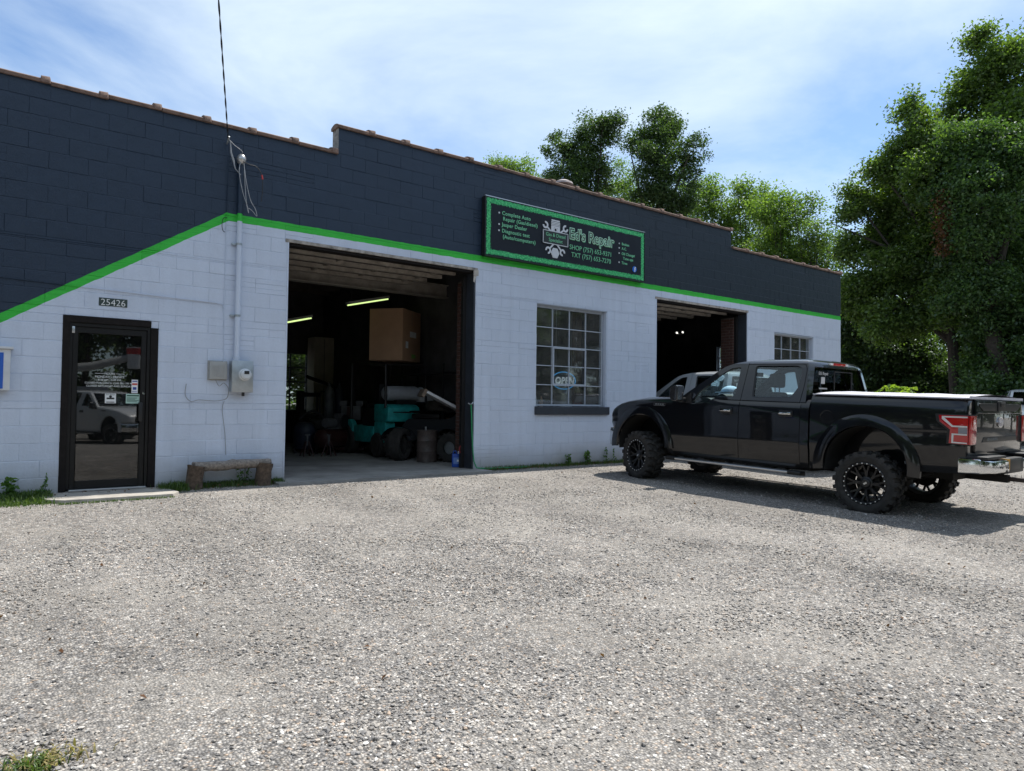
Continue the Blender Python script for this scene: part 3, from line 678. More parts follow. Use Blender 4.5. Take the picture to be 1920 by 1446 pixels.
text("Ed's Repair", .285, 'title_shadow', mat('title_green', (.13, .42, .25), .5), SG, wallM(1.938, .560, YT+.004), sx=.93, off=.008)
text('SHOP (757) 653-9371', .128, 'phone_lettering', M_let, SG, wallM(1.93, .375, YT), sx=.98)
text('TXT (757) 653-7270', .128, 'phone_lettering', M_let, SG, wallM(1.98, .235, YT), sx=.98)
f2 = lambda a, b, d: (a, d, b)
lg = MB(); cx, cz = 1.58, .5
for a, b, w in ((.86, .835, .20), (.825, .805, .215), (.797, .778, .215), (.77, .752, .215)): lg.box(cx-w/2, cx+w/2, YT-.002, YT+.002, b, a)
lg.box(cx-.107, cx-.045, YT-.002, YT+.002, .63, .745); lg.box(cx+.045, cx+.107, YT-.002, YT+.002, .63, .745); lg.box(cx-.045, cx+.045, YT-.002, YT+.002, .715, .745)
lg.lathe([(.025, -.002), (.045, -.002), (.045, .002), (.025, .002)], 18, 'Y', (cx, YT, .675), closed=True)
lg.lathe([(.048, -.002), (.075, -.002), (.075, .002), (.048, .002)], 24, 'Y', (cx, YT, .245), closed=True)
lg.prism([(cx+.105*math.cos(a), .245+.105*math.sin(a)) for a in np.linspace(0, 2*math.pi, 7)[:-1]], YT+.004, YT+.008, f2)
def wrench(x0, z0, x1, z1):
    d = Vector((x1-x0, z1-z0)); L = d.length; d /= L; n = Vector((-d.y, d.x))
    def P(a, b): return (x0+d.x*a+n.x*b, z0+d.y*a+n.y*b)
    lg.prism([P(0, -.016), P(L-.05, -.016), P(L-.05, .016), P(0, .016)], YT-.001, YT+.003, f2)
    a0 = math.atan2(d.y, d.x)
    lg.lathe([(.032, -.002), (.068, -.002), (.068, .002), (.032, .002)], 16, 'Y', (x1, YT, z1), a0+.65, a0+2*math.pi-.65, closed=True)
wrench(cx, .55, cx-.245, .735); wrench(cx, .55, cx+.245, .735); wrench(cx, .45, cx-.175, .275); wrench(cx, .45, cx+.175, .275)
lg.build('logo', M_grey, SG, smooth=False)
q = MB(); q.box(cx-.30, cx+.30, YT-.006, YT-.004, .405, .635); q.build('logo_banner', mat('banner_dark', (.014, .02, .022), .5), SG, smooth=False)
q = MB()
for b in ((cx-.31, cx+.31, .632, .645), (cx-.31, cx+.31, .395, .408), (cx-.31, cx-.297, .395, .645), (cx+.297, cx+.31, .395, .645)): q.box(b[0], b[1], YT-.009, YT-.005, b[2], b[3])
q.build('logo_border', M_grey, SG, smooth=False)
text('Gas & Diesel', .092, 'lettering', M_let, SG, wallM(cx, .540, YT-.008), 'CENTER'); text('Specialist', .092, 'lettering', M_let, SG, wallM(cx, .445, YT-.008), 'CENTER')
q = MB(); q.lathe([(0, -.001), (.062, -.001), (.062, .002)], 28, 'Y', (3.72, YT, .215)); q.build('round_blue_mark', mat('mark_blue', (.02, .15, .62), .4), SG, smooth=False)
text('f', .135, 'lettering', M_vinyl, SG, wallM(3.725, .166, YT-.004), 'CENTER', off=.004)

# ------------------------------------------------------------------ things on the facade
q = MB(); q.box(1.165, 1.475, -.006, -.001, 2.285, 2.385); pl = q.build('house_number_plate', mat('plate_green', (.03, .05, .045), .5)); tag(pl, 'small dark plate with house number 25426 above the entry door', 'sign')
text('25426', .112, 'digits', M_vinyl, pl, wallM(1.32, 2.295, -.0075), 'CENTER', sx=.98, off=-.001)
mt = empty('electric_meter', (2.72, 0, 1.25), label='grey steel electric meter box with round glass dial beside the garage bay', cat='meter')
q = MB(); q.box(0, .285, -.14, -.004, 0, .43); q.build('box', M_steel, mt, bevel=.008)
q = MB(); q.lathe([(.085, 0), (.085, -.02), (.078, -.03), (.07, -.032), (.07, -.075), (.05, -.095), (0, -.098)], 28, 'Y', (.17, -.14, .24)); q.build('dial', mat('meter_glass', (.62, .64, .66), .15), mt)
q = MB(); q.box(.135, .20, -.243, -.236, .245, .29); q.build('register', M_black, mt, bevel=.003)
q = MB(); q.box(.155, .185, -.10, -.06, -.05, .0); q.build('seal_latch', M_black, mt, bevel=.003)
cp = empty('service_mast', (2.80, -.06, 1.68), label='painted electrical conduit mast with weatherhead rising from the meter box', cat='conduit')
q = MB(); q.tube([(0, 0, .0), (0, 0, 2.70)], .034, 14); q.build('conduit', M_block, cp)
q = MB(); q.tube([(0, 0, -.01), (0, 0, .05)], .046, 14); q.build('hub', M_block, cp)
for z in (.60, 1.58): q = MB(); q.tube([(0, 0, z), (0, 0, z+.028)], .039, 14); q.box(-.09, .0, .02, .058, z+.002, z+.026); q.build('strap', M_steel, cp)
q = MB(); q.blob((0, -.01, 2.76), (.062, .075, .075), 14, 8); q.build('weatherhead', mat('cast_zinc', (.5, .5, .5), .3, metal=.7, var=.3), cp)
for i, pts in enumerate(([(-.02, -.05, 2.72), (-.05, -.10, 2.55), (.0, -.10, 2.30), (.07, -.10, 2.10), (.085, -.10, 2.02), (.05, -.1, 2.18), (.02, -.08, 2.6)], [(.02, -.05, 2.72), (.04, -.11, 2.45), (.10, -.12, 2.2), (.17, -.12, 2.08), (.19, -.12, 1.99), (.13, -.12, 2.05), (.08, -.12, 2.08)], [(.0, -.06, 2.72), (.08, -.12, 2.68), (.18, -.12, 2.66), (.25, -.12, 2.55), (.26, -.12, 2.35), (.245, -.12, 2.2)])):
    q = MB(); q.tube(crv(pts), .0048, 6); q.build('drip_loop', M_wgrey if i < 2 else M_wire, cp)
q = MB(); q.tube([(.247, -.12, 2.57), (.257, -.12, 2.51)], .011, 8); q.build('red_connector', mat('red_tape', (.4, .03, .03), .5), cp)
# the drop from the utility pole
A, Bq = Vector((2.62, -.07, 4.68)), Vector((-2.42, -16.0, 8.05))
def sag(t): p = A.lerp(Bq, t); p.z -= .9*t*(1-t)*.35; return p
sd = empty('service_drop_cable', A, label='twisted black overhead cable running up from the wall into the sky', cat='cable')
pth = [sag(i/60)-A for i in range(61)]
q = MB(); q.tube(pth, .005, 6); q.build('messenger_wire', M_wire, sd)
for k in range(2):
    P = []
    for i in range(361):
        t = i/360; p = sag(t)-A; a = t*190+k*math.pi; P.append(p+Vector((math.cos(a)*.0055, 0, math.sin(a)*.0055)))
    q = MB(); q.tube(P, .0052, 5); q.build('twisted_wire', M_wire, sd)
q = MB(); q.tube([(0, -.05, .02), (0, .02, -.04), (.0, .05, -.05)], .012, 8); q.build('wall_anchor', M_steel, sd)
q = MB(); q.tube(crv([(.01, -.03, -.02), (.07, -.05, -.08), (.15, -.06, -.13), (.18, -.06, -.16)]), .005, 6); q.build('lead_wire', M_wgrey, sd)
q = MB(); q.tube([(.02, -.03, -.02), (.03, -.04, -.18), (.06, -.045, -.28), (.09, -.05, -.40), (.16, -.06, -.47)], [.005, .012, .013, .007, .005], 6); q.build('lead_wire', M_wgrey, sd)
up_ = empty('utility_pole', (-2.42, -16.15, gz(-2.4, -16)), label='wooden utility pole behind the lot carrying the cable', cat='pole')
q = MB(); q.tube([(0, 0, -.2), (0, 0, 9.2)], [.16, .11], 12); q.build('pole', M_wood, up_); q = MB(); q.box(-1.1, 1.1, -.06, .06, 8.5, 8.62); q.build('crossarm', M_wood, up_)
# telephone wire and small grey box
tb = empty('telephone_box', (2.455, -.0, 1.42), label='small ribbed grey utility box on the wall left of the meter', cat='utility box')
q = MB(); q.box(0, .225, -.07, -.004, 0, .24); q.build('cover', M_plast, tb, bevel=.01)
q = MB()
for i in range(7): q.box(.045+i*.022, .055+i*.022, -.076, -.068, .03, .19)
q.build('rib', M_plast, tb, smooth=False)
q = MB(); q.box(-.012, .235, -.012, -.003, -.012, .25); q.build('back_plate', M_plast, tb, smooth=False)
tw = empty('telephone_wire', (2.64, -.012, 3.6), label='thin painted wire running down the wall and across above the door', cat='wire')
q = MB(); q.tube([(-.0, -.05, 1.06), (.005, -.02, .5), (.0, 0, 0), (-.004, 0, -1.2), (.006, 0, -1.95)], .006, 6); q.build('drop', M_block, tw)
q = MB(); q.tube([(.0, 0, -1.23), (-.03, 0, -1.17), (-.12, 0, -1.15), (-.9, 0, -1.13), (-1.9, 0, -1.10), (-2.6, 0, -1.08)], .006, 6); q.build('branch', M_block, tw)
q = MB(); q.tube(crv([(-.0, -.012, .02), (-.05, -.03, .0), (-.065, -.03, -.10), (-.05, -.03, -.17), (-.02, -.012, -.18)]), .005, 6); q.build('loop', M_wire, tw)
q = MB(); q.tube(crv([(-.10, -.03, -2.19), (-.06, -.05, -2.27), (.0, -.05, -2.23), (.06, -.05, -2.30), (.05, -.05, -2.42), (-.02, -.04, -2.46), (-.12, -.02, -2.47), (-.30, -.02, -2.46), (-.40, -.02, -2.48), (-.47, -.02, -2.40), (-.46, -.012, -2.25)]), .005, 6); q.build('loop', M_wgrey, tw)
q = MB(); q.tube(crv([(.02, -.012, -2.47), (.0, -.01, -2.6), (.04, -.008, -2.9), (.06, -.008, -3.2)]), .004, 6); q.build('ground_wire', M_wgrey, tw)
# drop box at the left edge
mb = empty('key_drop_box', (.10, 0, 1.22), label='white wall box with blue panel at the left edge of the photo', cat='box')
q = MB(); q.box(-.30, .20, -.10, -.004, 0, .47); q.build('box', M_white, mb, bevel=.006)
q = MB(); q.box(-.32, .225, -.125, -.004, .472, .50); q.build('lid', M_white, mb, bevel=.004)
q = MB(); q.box(-.30, .135, -.106, -.101, .02, .43); q.build('blue_panel', mat('blue_panel', (.02, .11, .48), .4), mb, smooth=False)

# concrete step slab
q = MB(); q.prism([(.62, -.02), (.64, -.60), (.80, -.76), (1.90, -.78), (2.0, -.60), (1.93, -.02)], -.12, .018, lambda a, b, d: (a, b, d)); sb = q.build('door_slab', M_slab, bevel=.008); tag(sb, 'worn concrete slab in front of the entry door', 'slab')

# log bench
bn = empty('log_bench', (2.72, -.22, gz(2.7, -.3)), label='rustic bench of a split log on two stumps by the wall', cat='bench')
def log(path, r, n, name, m, par, rough=.06, seed=0):
    q = MB(); q.tube(path, r, n); rr = random.Random(seed)
    q.v = [tuple(Vector(p)+Vector((rr.gauss(0, rough*.1), rr.gauss(0, rough*.1), rr.gauss(0, rough*.05)))) for p in q.v]
    return q.build(name, m, par, ang=50)
M_bench = mat('old_bark', (.10, .070, .050), .95, var=.55, vscale=22, bump=1.2, bscale=60); M_benchtop = mat('silvered_log', (.23, .20, .175), .9, var=.6, vscale=26, bump=.8, bscale=50)
for x, s in ((-.46, 1), (.42, 2)):
    log([(x, 0, -.03)]+[(x+.006*i, 0, z) for i, z in enumerate((.06, .13, .20, .26, .30))], [.112, .106, .103, .103, .104, .105], 20, 'stump', M_bench, bn, .045, s)
q = MB(); n = 16; st = np.linspace(-.46, .52, 15); vs = []; rr = random.Random(5)
for x in st:
    for k in range(n):
        a = math.pi*2*k/n; y, z = .095*math.cos(a), .075*math.sin(a); z = min(z, .045)
        vs.append((x+rr.gauss(0, .003), y+.05+rr.gauss(0, .003), .295+z+rr.gauss(0, .003)+(.012 if x > 0 else 0)))
q.add(vs, [(i*n+k, i*n+(k+1) % n, (i+1)*n+(k+1) % n, (i+1)*n+k) for i in range(len(st)-1) for k in range(n)]+[tuple(range(n-1, -1, -1)), tuple(range((len(st)-1)*n, len(st)*n))])
q.build('log_seat', M_benchtop, bn, ang=40)

# ------------------------------------------------------------------ pickup trucks
M_paint = mat('black_car_paint', (.0035, .0040, .0058), .35, coat=1.0, spec=.12)
def dusty(m, col, z0=.85, z1=.50, amt=.28):
    t = m.node_tree; L = t.links; b = t.nodes['Principled BSDF']; c = N(t, 'ShaderNodeTexCoord'); sp = N(t, 'ShaderNodeSeparateXYZ'); L.new(c.outputs['Object'], sp.inputs[0])
    n = N(t, 'ShaderNodeTexNoise', i_Scale=5, i_Detail=7, i_Roughness=.7); L.new(c.outputs['Object'], n.inputs['Vector'])
    r = N(t, 'ShaderNodeMapRange', i_1=z0, i_2=z1, i_3=.0, i_4=amt); L.new(sp.outputs[2], r.inputs[0])
    k = N(t, 'ShaderNodeMath', operation='MULTIPLY'); L.new(r.outputs[0], k.inputs[0]); L.new(n.outputs[0], k.inputs[1])
    mx = N(t, 'ShaderNodeMixRGB'); mx.inputs[1].default_value = b.inputs['Base Color'].default_value; mx.inputs[2].default_value = (*col, 1); L.new(k.outputs[0], mx.inputs[0]); L.new(mx.outputs[0], b.inputs['Base Color'])
    cw = N(t, 'ShaderNodeMath', operation='SUBTRACT', i_0=1.0); L.new(k.outputs[0], cw.inputs[1]); L.new(cw.outputs[0], b.inputs['Coat Weight'])
dusty(M_paint, (.085, .078, .068))
M_wpaint = mat('white_car_paint', (.34, .36, .38), .3, coat=.8)
M_trim = mat('satin_black_trim', (.010, .010, .011), .5)
M_seat = mat('dark_seat_cloth', (.018, .013, .012), .9, var=.2)
M_red = mat('red_lens', (.42, .008, .012), .12, coat=1); M_lens = mat('clear_lens', (.62, .62, .60), .15, coat=1); M_grl = mat('reverse_lens', (.22, .22, .24), .15, coat=1)
M_rim = mat('satin_black_alloy', (.010, .010, .011), .34)
M_under = mat('underbody', (.014, .013, .012), .85)
M_bolt = mat('bright_bolts', (.75, .75, .75), .3, metal=.6)

WBASE, RT = 3.65, .395
def interp(tab, x):
    for (a, b), (c, d) in zip(tab, tab[1:]):
        if a <= x <= c: t = (x-a)/(c-a); return b+(d-b)*t
    return tab[0][1] if x < tab[0][0] else tab[-1][1]
SIDE = [(0, -.085), (.05, -.05), (.12, -.030), (.24, -.020), (.33, -.004), (.36, -.001), (.40, -.006), (.55, -.004), (.75, -.004), (.86, -.012), (.93, -.028), (.975, -.055), (1, -.10)]
def loft(stations, name, m, par):
    """closed body volume; stations (x, zb, zt, yw, crown)"""
    q = MB(); rings = []
    for x, zb, zt, yw, cr in stations:
        half = [(yw+o, zb+t*(zt-zb)) for t, o in SIDE]
        top = [(yw*.72, zt+cr*.55), (yw*.36, zt+cr*.9)]
        half = [(yw*.5, zb)]+half+top
        rings.append([(x, y, z) for y, z in half]+[(x, 0, zt+cr)]+[(x, -y, z) for y, z in reversed(half)])
    n = len(rings[0]); q.v = [p for r in rings for p in r]
    for i in range(len(rings)-1):
        for k in range(n): q.f.append((i*n+k, i*n+(k+1) % n, (i+1)*n+(k+1) % n, (i+1)*n+k))
    q.f.append(tuple(range(n-1, -1, -1))); q.f.append(tuple(range((len(rings)-1)*n, len(rings)*n)))
    return q.build(name, m, par, ang=28)
def side_y(z, zb, zt, yw=.99):
    t = (z-zb)/(zt-zb); return yw+interp(SIDE, min(1, max(0, t)))
# greenhouse level functions
XF = [(1.30, 2.93), (1.38, 2.85), (1.574, 2.58), (1.80, 2.27), (1.86, 2.17), (1.90, 2.06), (1.935, 1.90), (1.962, 1.62), (1.982, 1.30)]
XR = [(1.30, .762), (1.40, .765), (1.86, .83), (1.91, .85), (1.95, .90), (1.982, 1.05)]
WD = [(1.30, .965), (1.38, .955), (1.86, .775), (1.905, .752), (1.94, .70), (1.965, .60), (1.982, .40)]
CF, CRR = .16, .05
def plan(z, ins=0, n=11):
    xf, xr, w = interp(XF, z)-ins, interp(XR, z)+ins, interp(WD, z)-ins
    P = []
    for i in range(n+1):
        y = -w+2*w*i/n; P.append((xf+CF*(1-abs(y/w)**2.6), y))
    for i in range(1, 7): P.append((xf+(xr+CRR-xf)*i/7, w))
    for i in range(n+1):
        y = w-2*w*i/n; P.append((xr+CRR*abs(y/w)**5, y))
    for i in range(1, 7): P.append((xr+CRR+(xf-(xr+CRR))*i/7, -w))
    return P
def greenhouse(zs, ins, name, m, par, top=True):
    q = MB(); rings = []
    for z in zs: rings.append([(x, y, z) for x, y in plan(z, ins)])
    n = len(rings[0]); q.v = [p for r in rings for p in r]
    for i in range(len(rings)-1):
        for k in range(n): q.f.append((i*n+k, i*n+(k+1) % n, (i+1)*n+(k+1) % n, (i+1)*n+k))
    q.f.append(tuple(range(n-1, -1, -1))); q.f.append(tuple(range((len(rings)-1)*n, len(rings)*n)))
    return q.build(name, m, par, ang=28)
def rounded(poly, r=.035, n=4):
    out = []; k = len(poly)
    for i in range(k):
        p0, p, p1 = Vector(poly[i-1]), Vector(poly[i]), Vector(poly[(i+1) % k])
        d0, d1 = (p0-p), (p1-p); a = min(r, d0.length*.45); b = min(r, d1.length*.45)
        s, e = p+d0.normalized()*a, p+d1.normalized()*b
        for j in range(n+1): t = j/n; out.append(tuple((s*(1-t)**2+p*2*t*(1-t)+e*t*t)))
    return out
FWIN = rounded([(1.905, 1.408), (2.20, 1.400), (2.44, 1.298), (2.66, 1.288), (2.555, 1.45), (2.225, 1.735), (2.06, 1.835), (1.912, 1.852)], .03)
RWIN = rounded([(.950, 1.60), (1.030, 1.435), (1.62, 1.412), (1.675, 1.872), (1.03, 1.872), (.958, 1.83)], .045)
def gy(z): return interp(WD, z)
def make_wheel(par, x, y, steer=0, name='wheel'):
    s = 1 if y > 0 else -1
    w = empty(name, (x, y, RT), (0, 0, steer)); w.parent = par
    if make_wheel.cache:
        for o in make_wheel.cache:
            c = o.copy(); C.objects.link(c); c.parent = w; c.scale = (1, s, 1)
        return w
    hw = .155
    q = MB(); q.lathe([(.258, -.115), (.272, -.138), (.300, -.150), (.335, -.153), (.362, -.146), (.366, -.128), (.370, -.06), (.370, .06), (.366, .128), (.362, .146), (.335, .153), (.300, .150), (.272, .138), (.258, .115), (.25, .10), (.25, -.10)], 72, 'Y', closed=True)
    n = 21
    for i in range(n):
        for sd in (-1, 1):
            a = 2*math.pi*(i+(0 if sd > 0 else .5))/n
            Mx = Matrix.Rotation(-a, 4, 'Y')
            # shoulder lug wrapping on to the sidewall
            L = .030 if i % 2 else .034
            y0, y1 = (.072, .158) if i % 2 else (.088, .163)
            vs = [(-L, y0, .376), (L, y0, .376), (L*.9, y1-.008, .368), (-L*.9, y1-.008, .368), (-L*.85, y0, .398), (L*.85, y0, .398), (L*.8, y1-.014, .394), (-L*.8, y1-.014, .394), (-L*.7, y1+.003, .325), (L*.7, y1+.003, .325)]
            vs = [Mx @ Vector((p[0], p[1]*sd, p[2])) for p in vs]
            q.add(vs, [(4, 5, 6, 7), (0, 1, 5, 4), (1, 2, 6, 5), (3, 0, 4, 7), (7, 6, 9, 8), (2, 9, 6), (3, 7, 8), (0, 3, 2, 1), (2, 3, 8, 9)])
            a = 2*math.pi*(i+.25+(0 if sd > 0 else .5))/n; Mx = Matrix.Rotation(-a, 4, 'Y')
            vs = [(-.040, .006, .377), (.022, .006, .377), (.040, .068, .377), (-.016, .068, .377)]
            vs = vs+[(p[0]*.88, .037+(p[1]-.037)*.9, .395) for p in vs]
            q.add([Mx @ Vector((p[0], p[1]*sd, p[2])) for p in vs], [(4, 5, 6, 7), (0, 1, 5, 4), (1, 2, 6, 5), (2, 3, 7, 6), (3, 0, 4, 7)])
    t = q.build('tyre', M_rubber, w, ang=30)
    q = MB(); q.lathe([(.262, .118), (.262, .128), (.252, .134), (.238, .130), (.226, .105), (.220, .04), (.215, -.10), (.222, -.125), (.258, -.125), (.262, -.118)], 56, 'Y')
    # split spokes
    for i in range(8):
        a = 2*math.pi*i/8
        for da in (-.17, .17):
            p0 = Vector((math.cos(a)*.07, .075, math.sin(a)*.07)); p1 = Vector((math.cos(a+da*.35)*.145, .085, math.sin(a+da*.35)*.145)); p2 = Vector((math.cos(a+da)*.225, .100, math.sin(a+da)*.225))
            for u, v, wd in ((p0, p1, .017), (p1, p2, .015)):
                d = (v-u).normalized(); nn = d.cross(Vector((0, 1, 0))).normalized()*wd
                vs = [u-nn+Vector((0, -.03, 0)), u+nn+Vector((0, -.03, 0)), v+nn+Vector((0, -.03, 0)), v-nn+Vector((0, -.03, 0)), u-nn*.7, u+nn*.7, v+nn*.7, v-nn*.7]
                q.add(vs, [(4, 5, 6, 7), (0, 1, 5, 4), (1, 2, 6, 5), (2, 3, 7, 6), (3, 0, 4, 7), (3, 2, 1, 0)])
    q.lathe([(0, .105), (.045, .105), (.055, .098), (.06, .085), (.082, .078), (.086, .03)], 28, 'Y')
    rm = q.build('rim', M_rim, w, ang=30)
    q = MB()
    for i in range(26):
        a = 2*math.pi*i/26; c = (math.cos(a)*.250, .134, math.sin(a)*.250)
        q.lathe([(0, .008), (.0078, .007), (.0088, 0)], 8, 'Y', c)
    bo = q.build('ring_bolts', M_bolt, w, fix=False)
    q = MB(); q.box(-.022, .022, .105, .108, -.011, .011, Matrix.Rotation(.6, 4, 'Y')); cpn = q.build('cap_badge', M_alu, w, smooth=False)
    q = MB(); q.lathe([(0, .02), (.15, .02), (.15, .0), (.05, -.01), (.05, -.30), (0, -.30)], 24, 'Y'); br = q.build('brake_disc', M_under, w)
    make_wheel.cache = [t, rm, bo, cpn, br]
    for o in make_wheel.cache: o.scale = (1, s, 1)
    return w
make_wheel.cache = None

def make_truck():
    T = empty('pickup_truck')
    bed = loft([(-1.10, .66, 1.455, .955, .0), (-1.085, .64, 1.475, .975, .0), (-1.04, .63, 1.483, .988, 0), (-.9, .625, 1.484, .992, 0), (-.5, .60, 1.484, .994, 0), (0, .56, 1.484, .994, 0), (.4, .52, 1.484, .993, 0), (.728, .495, 1.484, .992, 0)], 'bed', M_paint, T)
    st = []
    for x in (.752, .80, 1.2, 1.8, 2.3, 2.7, 2.86, 3.0, 3.3, 3.65, 3.95, 4.12, 4.27, 4.38, 4.46, 4.52, 4.55):
        zt = interp([(.7, 1.405), (2.3, 1.400), (2.75, 1.385), (2.95, 1.372), (3.3, 1.352), (3.65, 1.325), (4.0, 1.272), (4.2, 1.225), (4.38, 1.15), (4.5, 1.08), (4.55, 1.02)], x)
        zb = interp([(.7, .47), (3.1, .47), (3.6, .55), (4.0, .70), (4.3, .78), (4.55, .80)], x)
        yw = interp([(.7, .990), (3.0, .990), (3.4, .992), (3.65, .994), (3.95, .990), (4.12, .975), (4.27, .945), (4.38, .90), (4.46, .85), (4.52, .78), (4.55, .70)], x)
        cr = interp([(.7, .02), (2.8, .03), (3.0, .05), (3.9, .055), (4.3, .05), (4.55, .03)], x)
        st.append((x, zb, zt, yw, cr))
    cab = loft(st, 'cab_body', M_paint, T)
    gh = greenhouse([1.37, 1.45, 1.574, 1.70, 1.80, 1.86, 1.885, 1.905, 1.925, 1.94, 1.953, 1.965, 1.975, 1.982], 0, 'cab_roof', M_paint, T)
    # cutters
    cut = []
    def cutter(q): o = q.build('cut', M_under, T, smooth=False); cut.append(o); return o
    arch = []
    for cx, cz, r in ((.02, .600, .515), (3.60, .570, .505)):
        for s in (1, -1):
            q = MB(); n = 40; prof = [(cx+r*math.cos(2*math.pi*i/n), cz+r*math.sin(2*math.pi*i/n)) for i in range(n)]
            q.prism(prof, s*.52, s*1.3, lambda a, b, d: (a, d, b)); arch.append(cutter(q))
    q = MB(); q.box(.86, 2.72, -.88, .88, .62, 1.9); inn = cutter(q)
    q = MB(); q.prism(FWIN, -1.3, 1.3, lambda a, b, d: (a, d, b)); cf = cutter(q)
    q = MB(); q.prism(RWIN, -1.3, 1.3, lambda a, b, d: (a, d, b)); crr = cutter(q)
    ing = greenhouse([1.30, 1.45, 1.60, 1.80, 1.86, 1.90, 1.925, 1.94], .045, 'cut', M_under, T); cut.append(ing)
    def hexa(z0, z1, fx0, fx1, wi):
        q = MB(); vs = []
        for z in (z0, z1):
            w = gy(z)-wi; vs += [(fx0(z), -w, z), (fx1(z), -w, z), (fx1(z), w, z), (fx0(z), w, z)]
        q.add(vs, [(0, 3, 2, 1), (4, 5, 6, 7), (0, 1, 5, 4), (1, 2, 6, 5), (2, 3, 7, 6), (3, 0, 4, 7)]); return cutter(q)
    ws = hexa(1.40, 1.868, lambda z: interp(XF, z)-.10, lambda z: interp(XF, z)+.5, .070)
    rw = hexa(1.50, 1.862, lambda z: .5, lambda z: 1.0, .115)
    boolean(bed, arch[:2]); boolean(cab, arch[2:]+[inn, cf])
    slots = []
    for xx in (1.795,):
        for s in (1, -1):
            q = MB(); vs = []
            for z in (1.30, 1.915):
                y = gy(z)-.014; vs += [(xx-.004, s*y, z), (xx+.004, s*y, z), (xx+.004, s*1.3, z), (xx-.004, s*1.3, z)]
            q.add(vs, [(0, 3, 2, 1), (4, 5, 6, 7), (0, 1, 5, 4), (1, 2, 6, 5), (2, 3, 7, 6), (3, 0, 4, 7)]); slots.append(cutter(q))
    # arched door line over the windows
    for s in (1, -1):
        q = MB(); path = [(.895, 1.35), (.880, 1.60), (.890, 1.82), (.915, 1.878), (.96, 1.893), (1.79, 1.893)]
        for (a, b), (c, d) in zip(path, path[1:]):
            v = Vector((c-a, d-b)).normalized(); nn = Vector((-v.y, v.x))*.004; a2, b2 = a-v.x*.002, b-v.y*.002; c2, d2 = c+v.x*.002, d+v.y*.002
            P4 = [(a2-nn.x, b2-nn.y), (c2-nn.x, d2-nn.y), (c2+nn.x, d2+nn.y), (a2+nn.x, b2+nn.y)]
            q2 = MB(); q2.add([(x, s*(gy(z)-.012), z) for x, z in P4]+[(x, s*1.3, z) for x, z in P4], [(0, 1, 2, 3), (7, 6, 5, 4), (0, 4, 5, 1), (1, 5, 6, 2), (2, 6, 7, 3), (3, 7, 4, 0)]); slots.append(cutter(q2))
    boolean(gh, [ing, cf, crr, ws, rw]); boolean(gh, slots)
    for o in cut: bpy.data.objects.remove(o)
    for o in (bed, cab, gh): o.data.materials.clear(); o.data.materials.append(M_paint)
    # doors: skins standing a little proud of the body
    def door(x0, x1, topf, name, z0=.535):
        for s in (1, -1):
            q = MB(); nx, nz = 14, 14; vs = []; zt = 1.405; zb = .47
            for j in range(nz+1):
                for i in range(nx+1):
                    x = x0+(x1-x0)*i/nx; z = z0+(min(topf(x), 1.392)-z0)*j/nz
                    y = side_y(z, zb, zt, .990)+.007
                    dd = 0
                    vs.append((x, s*y, z))
            n = nx+1; q.add(vs, [(j*n+i, j*n+i+1, (j+1)*n+i+1, (j+1)*n+i) for j in range(nz) for i in range(nx)])
            rim = [i for i in range(n)]+[j*n+nx for j in range(1, nz+1)]+[nz*n+i for i in range(nx-1, -1, -1)]+[j*n for j in range(nz-1, 0, -1)]
            k = len(q.v); q.v += [(vs[i][0], vs[i][1]-s*.03, vs[i][2]) for i in rim]; m = len(rim)
            q.f += [(rim[i], rim[(i+1) % m], k+(i+1) % m, k+i) for i in range(m)]
            d = q.build('door', M_paint, T, ang=30)
            hx = x0+.10 if True else 0
            g = MB(); g.box(hx+.0, hx+.20, s*.986, s*1.003, 1.165, 1.250); g.build('handle_cup', M_trim, d, bevel=.012)
            g = MB(); g.box(hx+.01, hx+.19, s*1.008, s*1.032, 1.197, 1.228); g.build('handle', M_chrome, d, bevel=.008)
    door(.872, 1.787, lambda x: 1.392, 'rear')
    door(1.803, 2.985, lambda x: interp([(1.8, 1.392), (2.20, 1.388), (2.44, 1.287), (2.72, 1.276), (3.0, 1.32)], x), 'front')
    # flares
    for cx, cz, r, a0, a1 in ((.02, .600, .515, -8, 186), (3.60, .570, .505, -6, 180)):
        for s in (1, -1):
            q = MB(); q.lathe([(r-.006, s*.978), (r-.006, s*1.006), (r+.006, s*1.016), (r+.04, s*1.014), (r+.10, s*1.003), (r+.135, s*.990), (r+.14, s*.96)], 44, 'Y', (cx, 0, cz), R(a0), R(a1))
            fo = q.build('wheel_flare', M_paint, T, ang=40)
    for s in (1, -1):
        for cx, cz, r in ((.02, .600, .50), (3.60, .570, .49)):
            q = MB(); q.lathe([(r, s*.50), (r, s*.97)], 30, 'Y', (cx, 0, cz), R(-10), R(190)); q.build('wheel_well', M_under, T, fix=False)
            q = MB(); q.lathe([(0, s*.515), (r, s*.515)], 30, 'Y', (cx, 0, cz), R(-10), R(190)); q.build('wheel_well', M_under, T, fix=False)
    # underbody
    q = MB(); q.box(-.80, 4.15, -.46, .46, .50, .62); q.box(.75, 3.05, -.86, .86, .455, .49); q.tube([(0, -.85, RT), (0, .85, RT)], .05, 12); q.blob((0, 0, RT), (.16, .16, .15), 12, 8); q.tube([(WBASE, -.8, RT), (WBASE, .8, RT)], .045, 10)
    for s in (1, -1):
        q.tube([(-.05, s*.50, .32), (.35, s*.50, .62)], .03, 8); q.tube([(-.6, s*.52, .58), (0, s*.52, .36), (.55, s*.52, .52)], .028, 6)
    q.tube([(0, 0, RT+.02), (1.9, 0, .46)], .04, 10); q.build('underbody', M_under, T)
    q = MB(); q.tube([(-.25, .45, .62), (-.42, .66, .80)], .028, 10); q.build('shock_absorber', M_white, T)
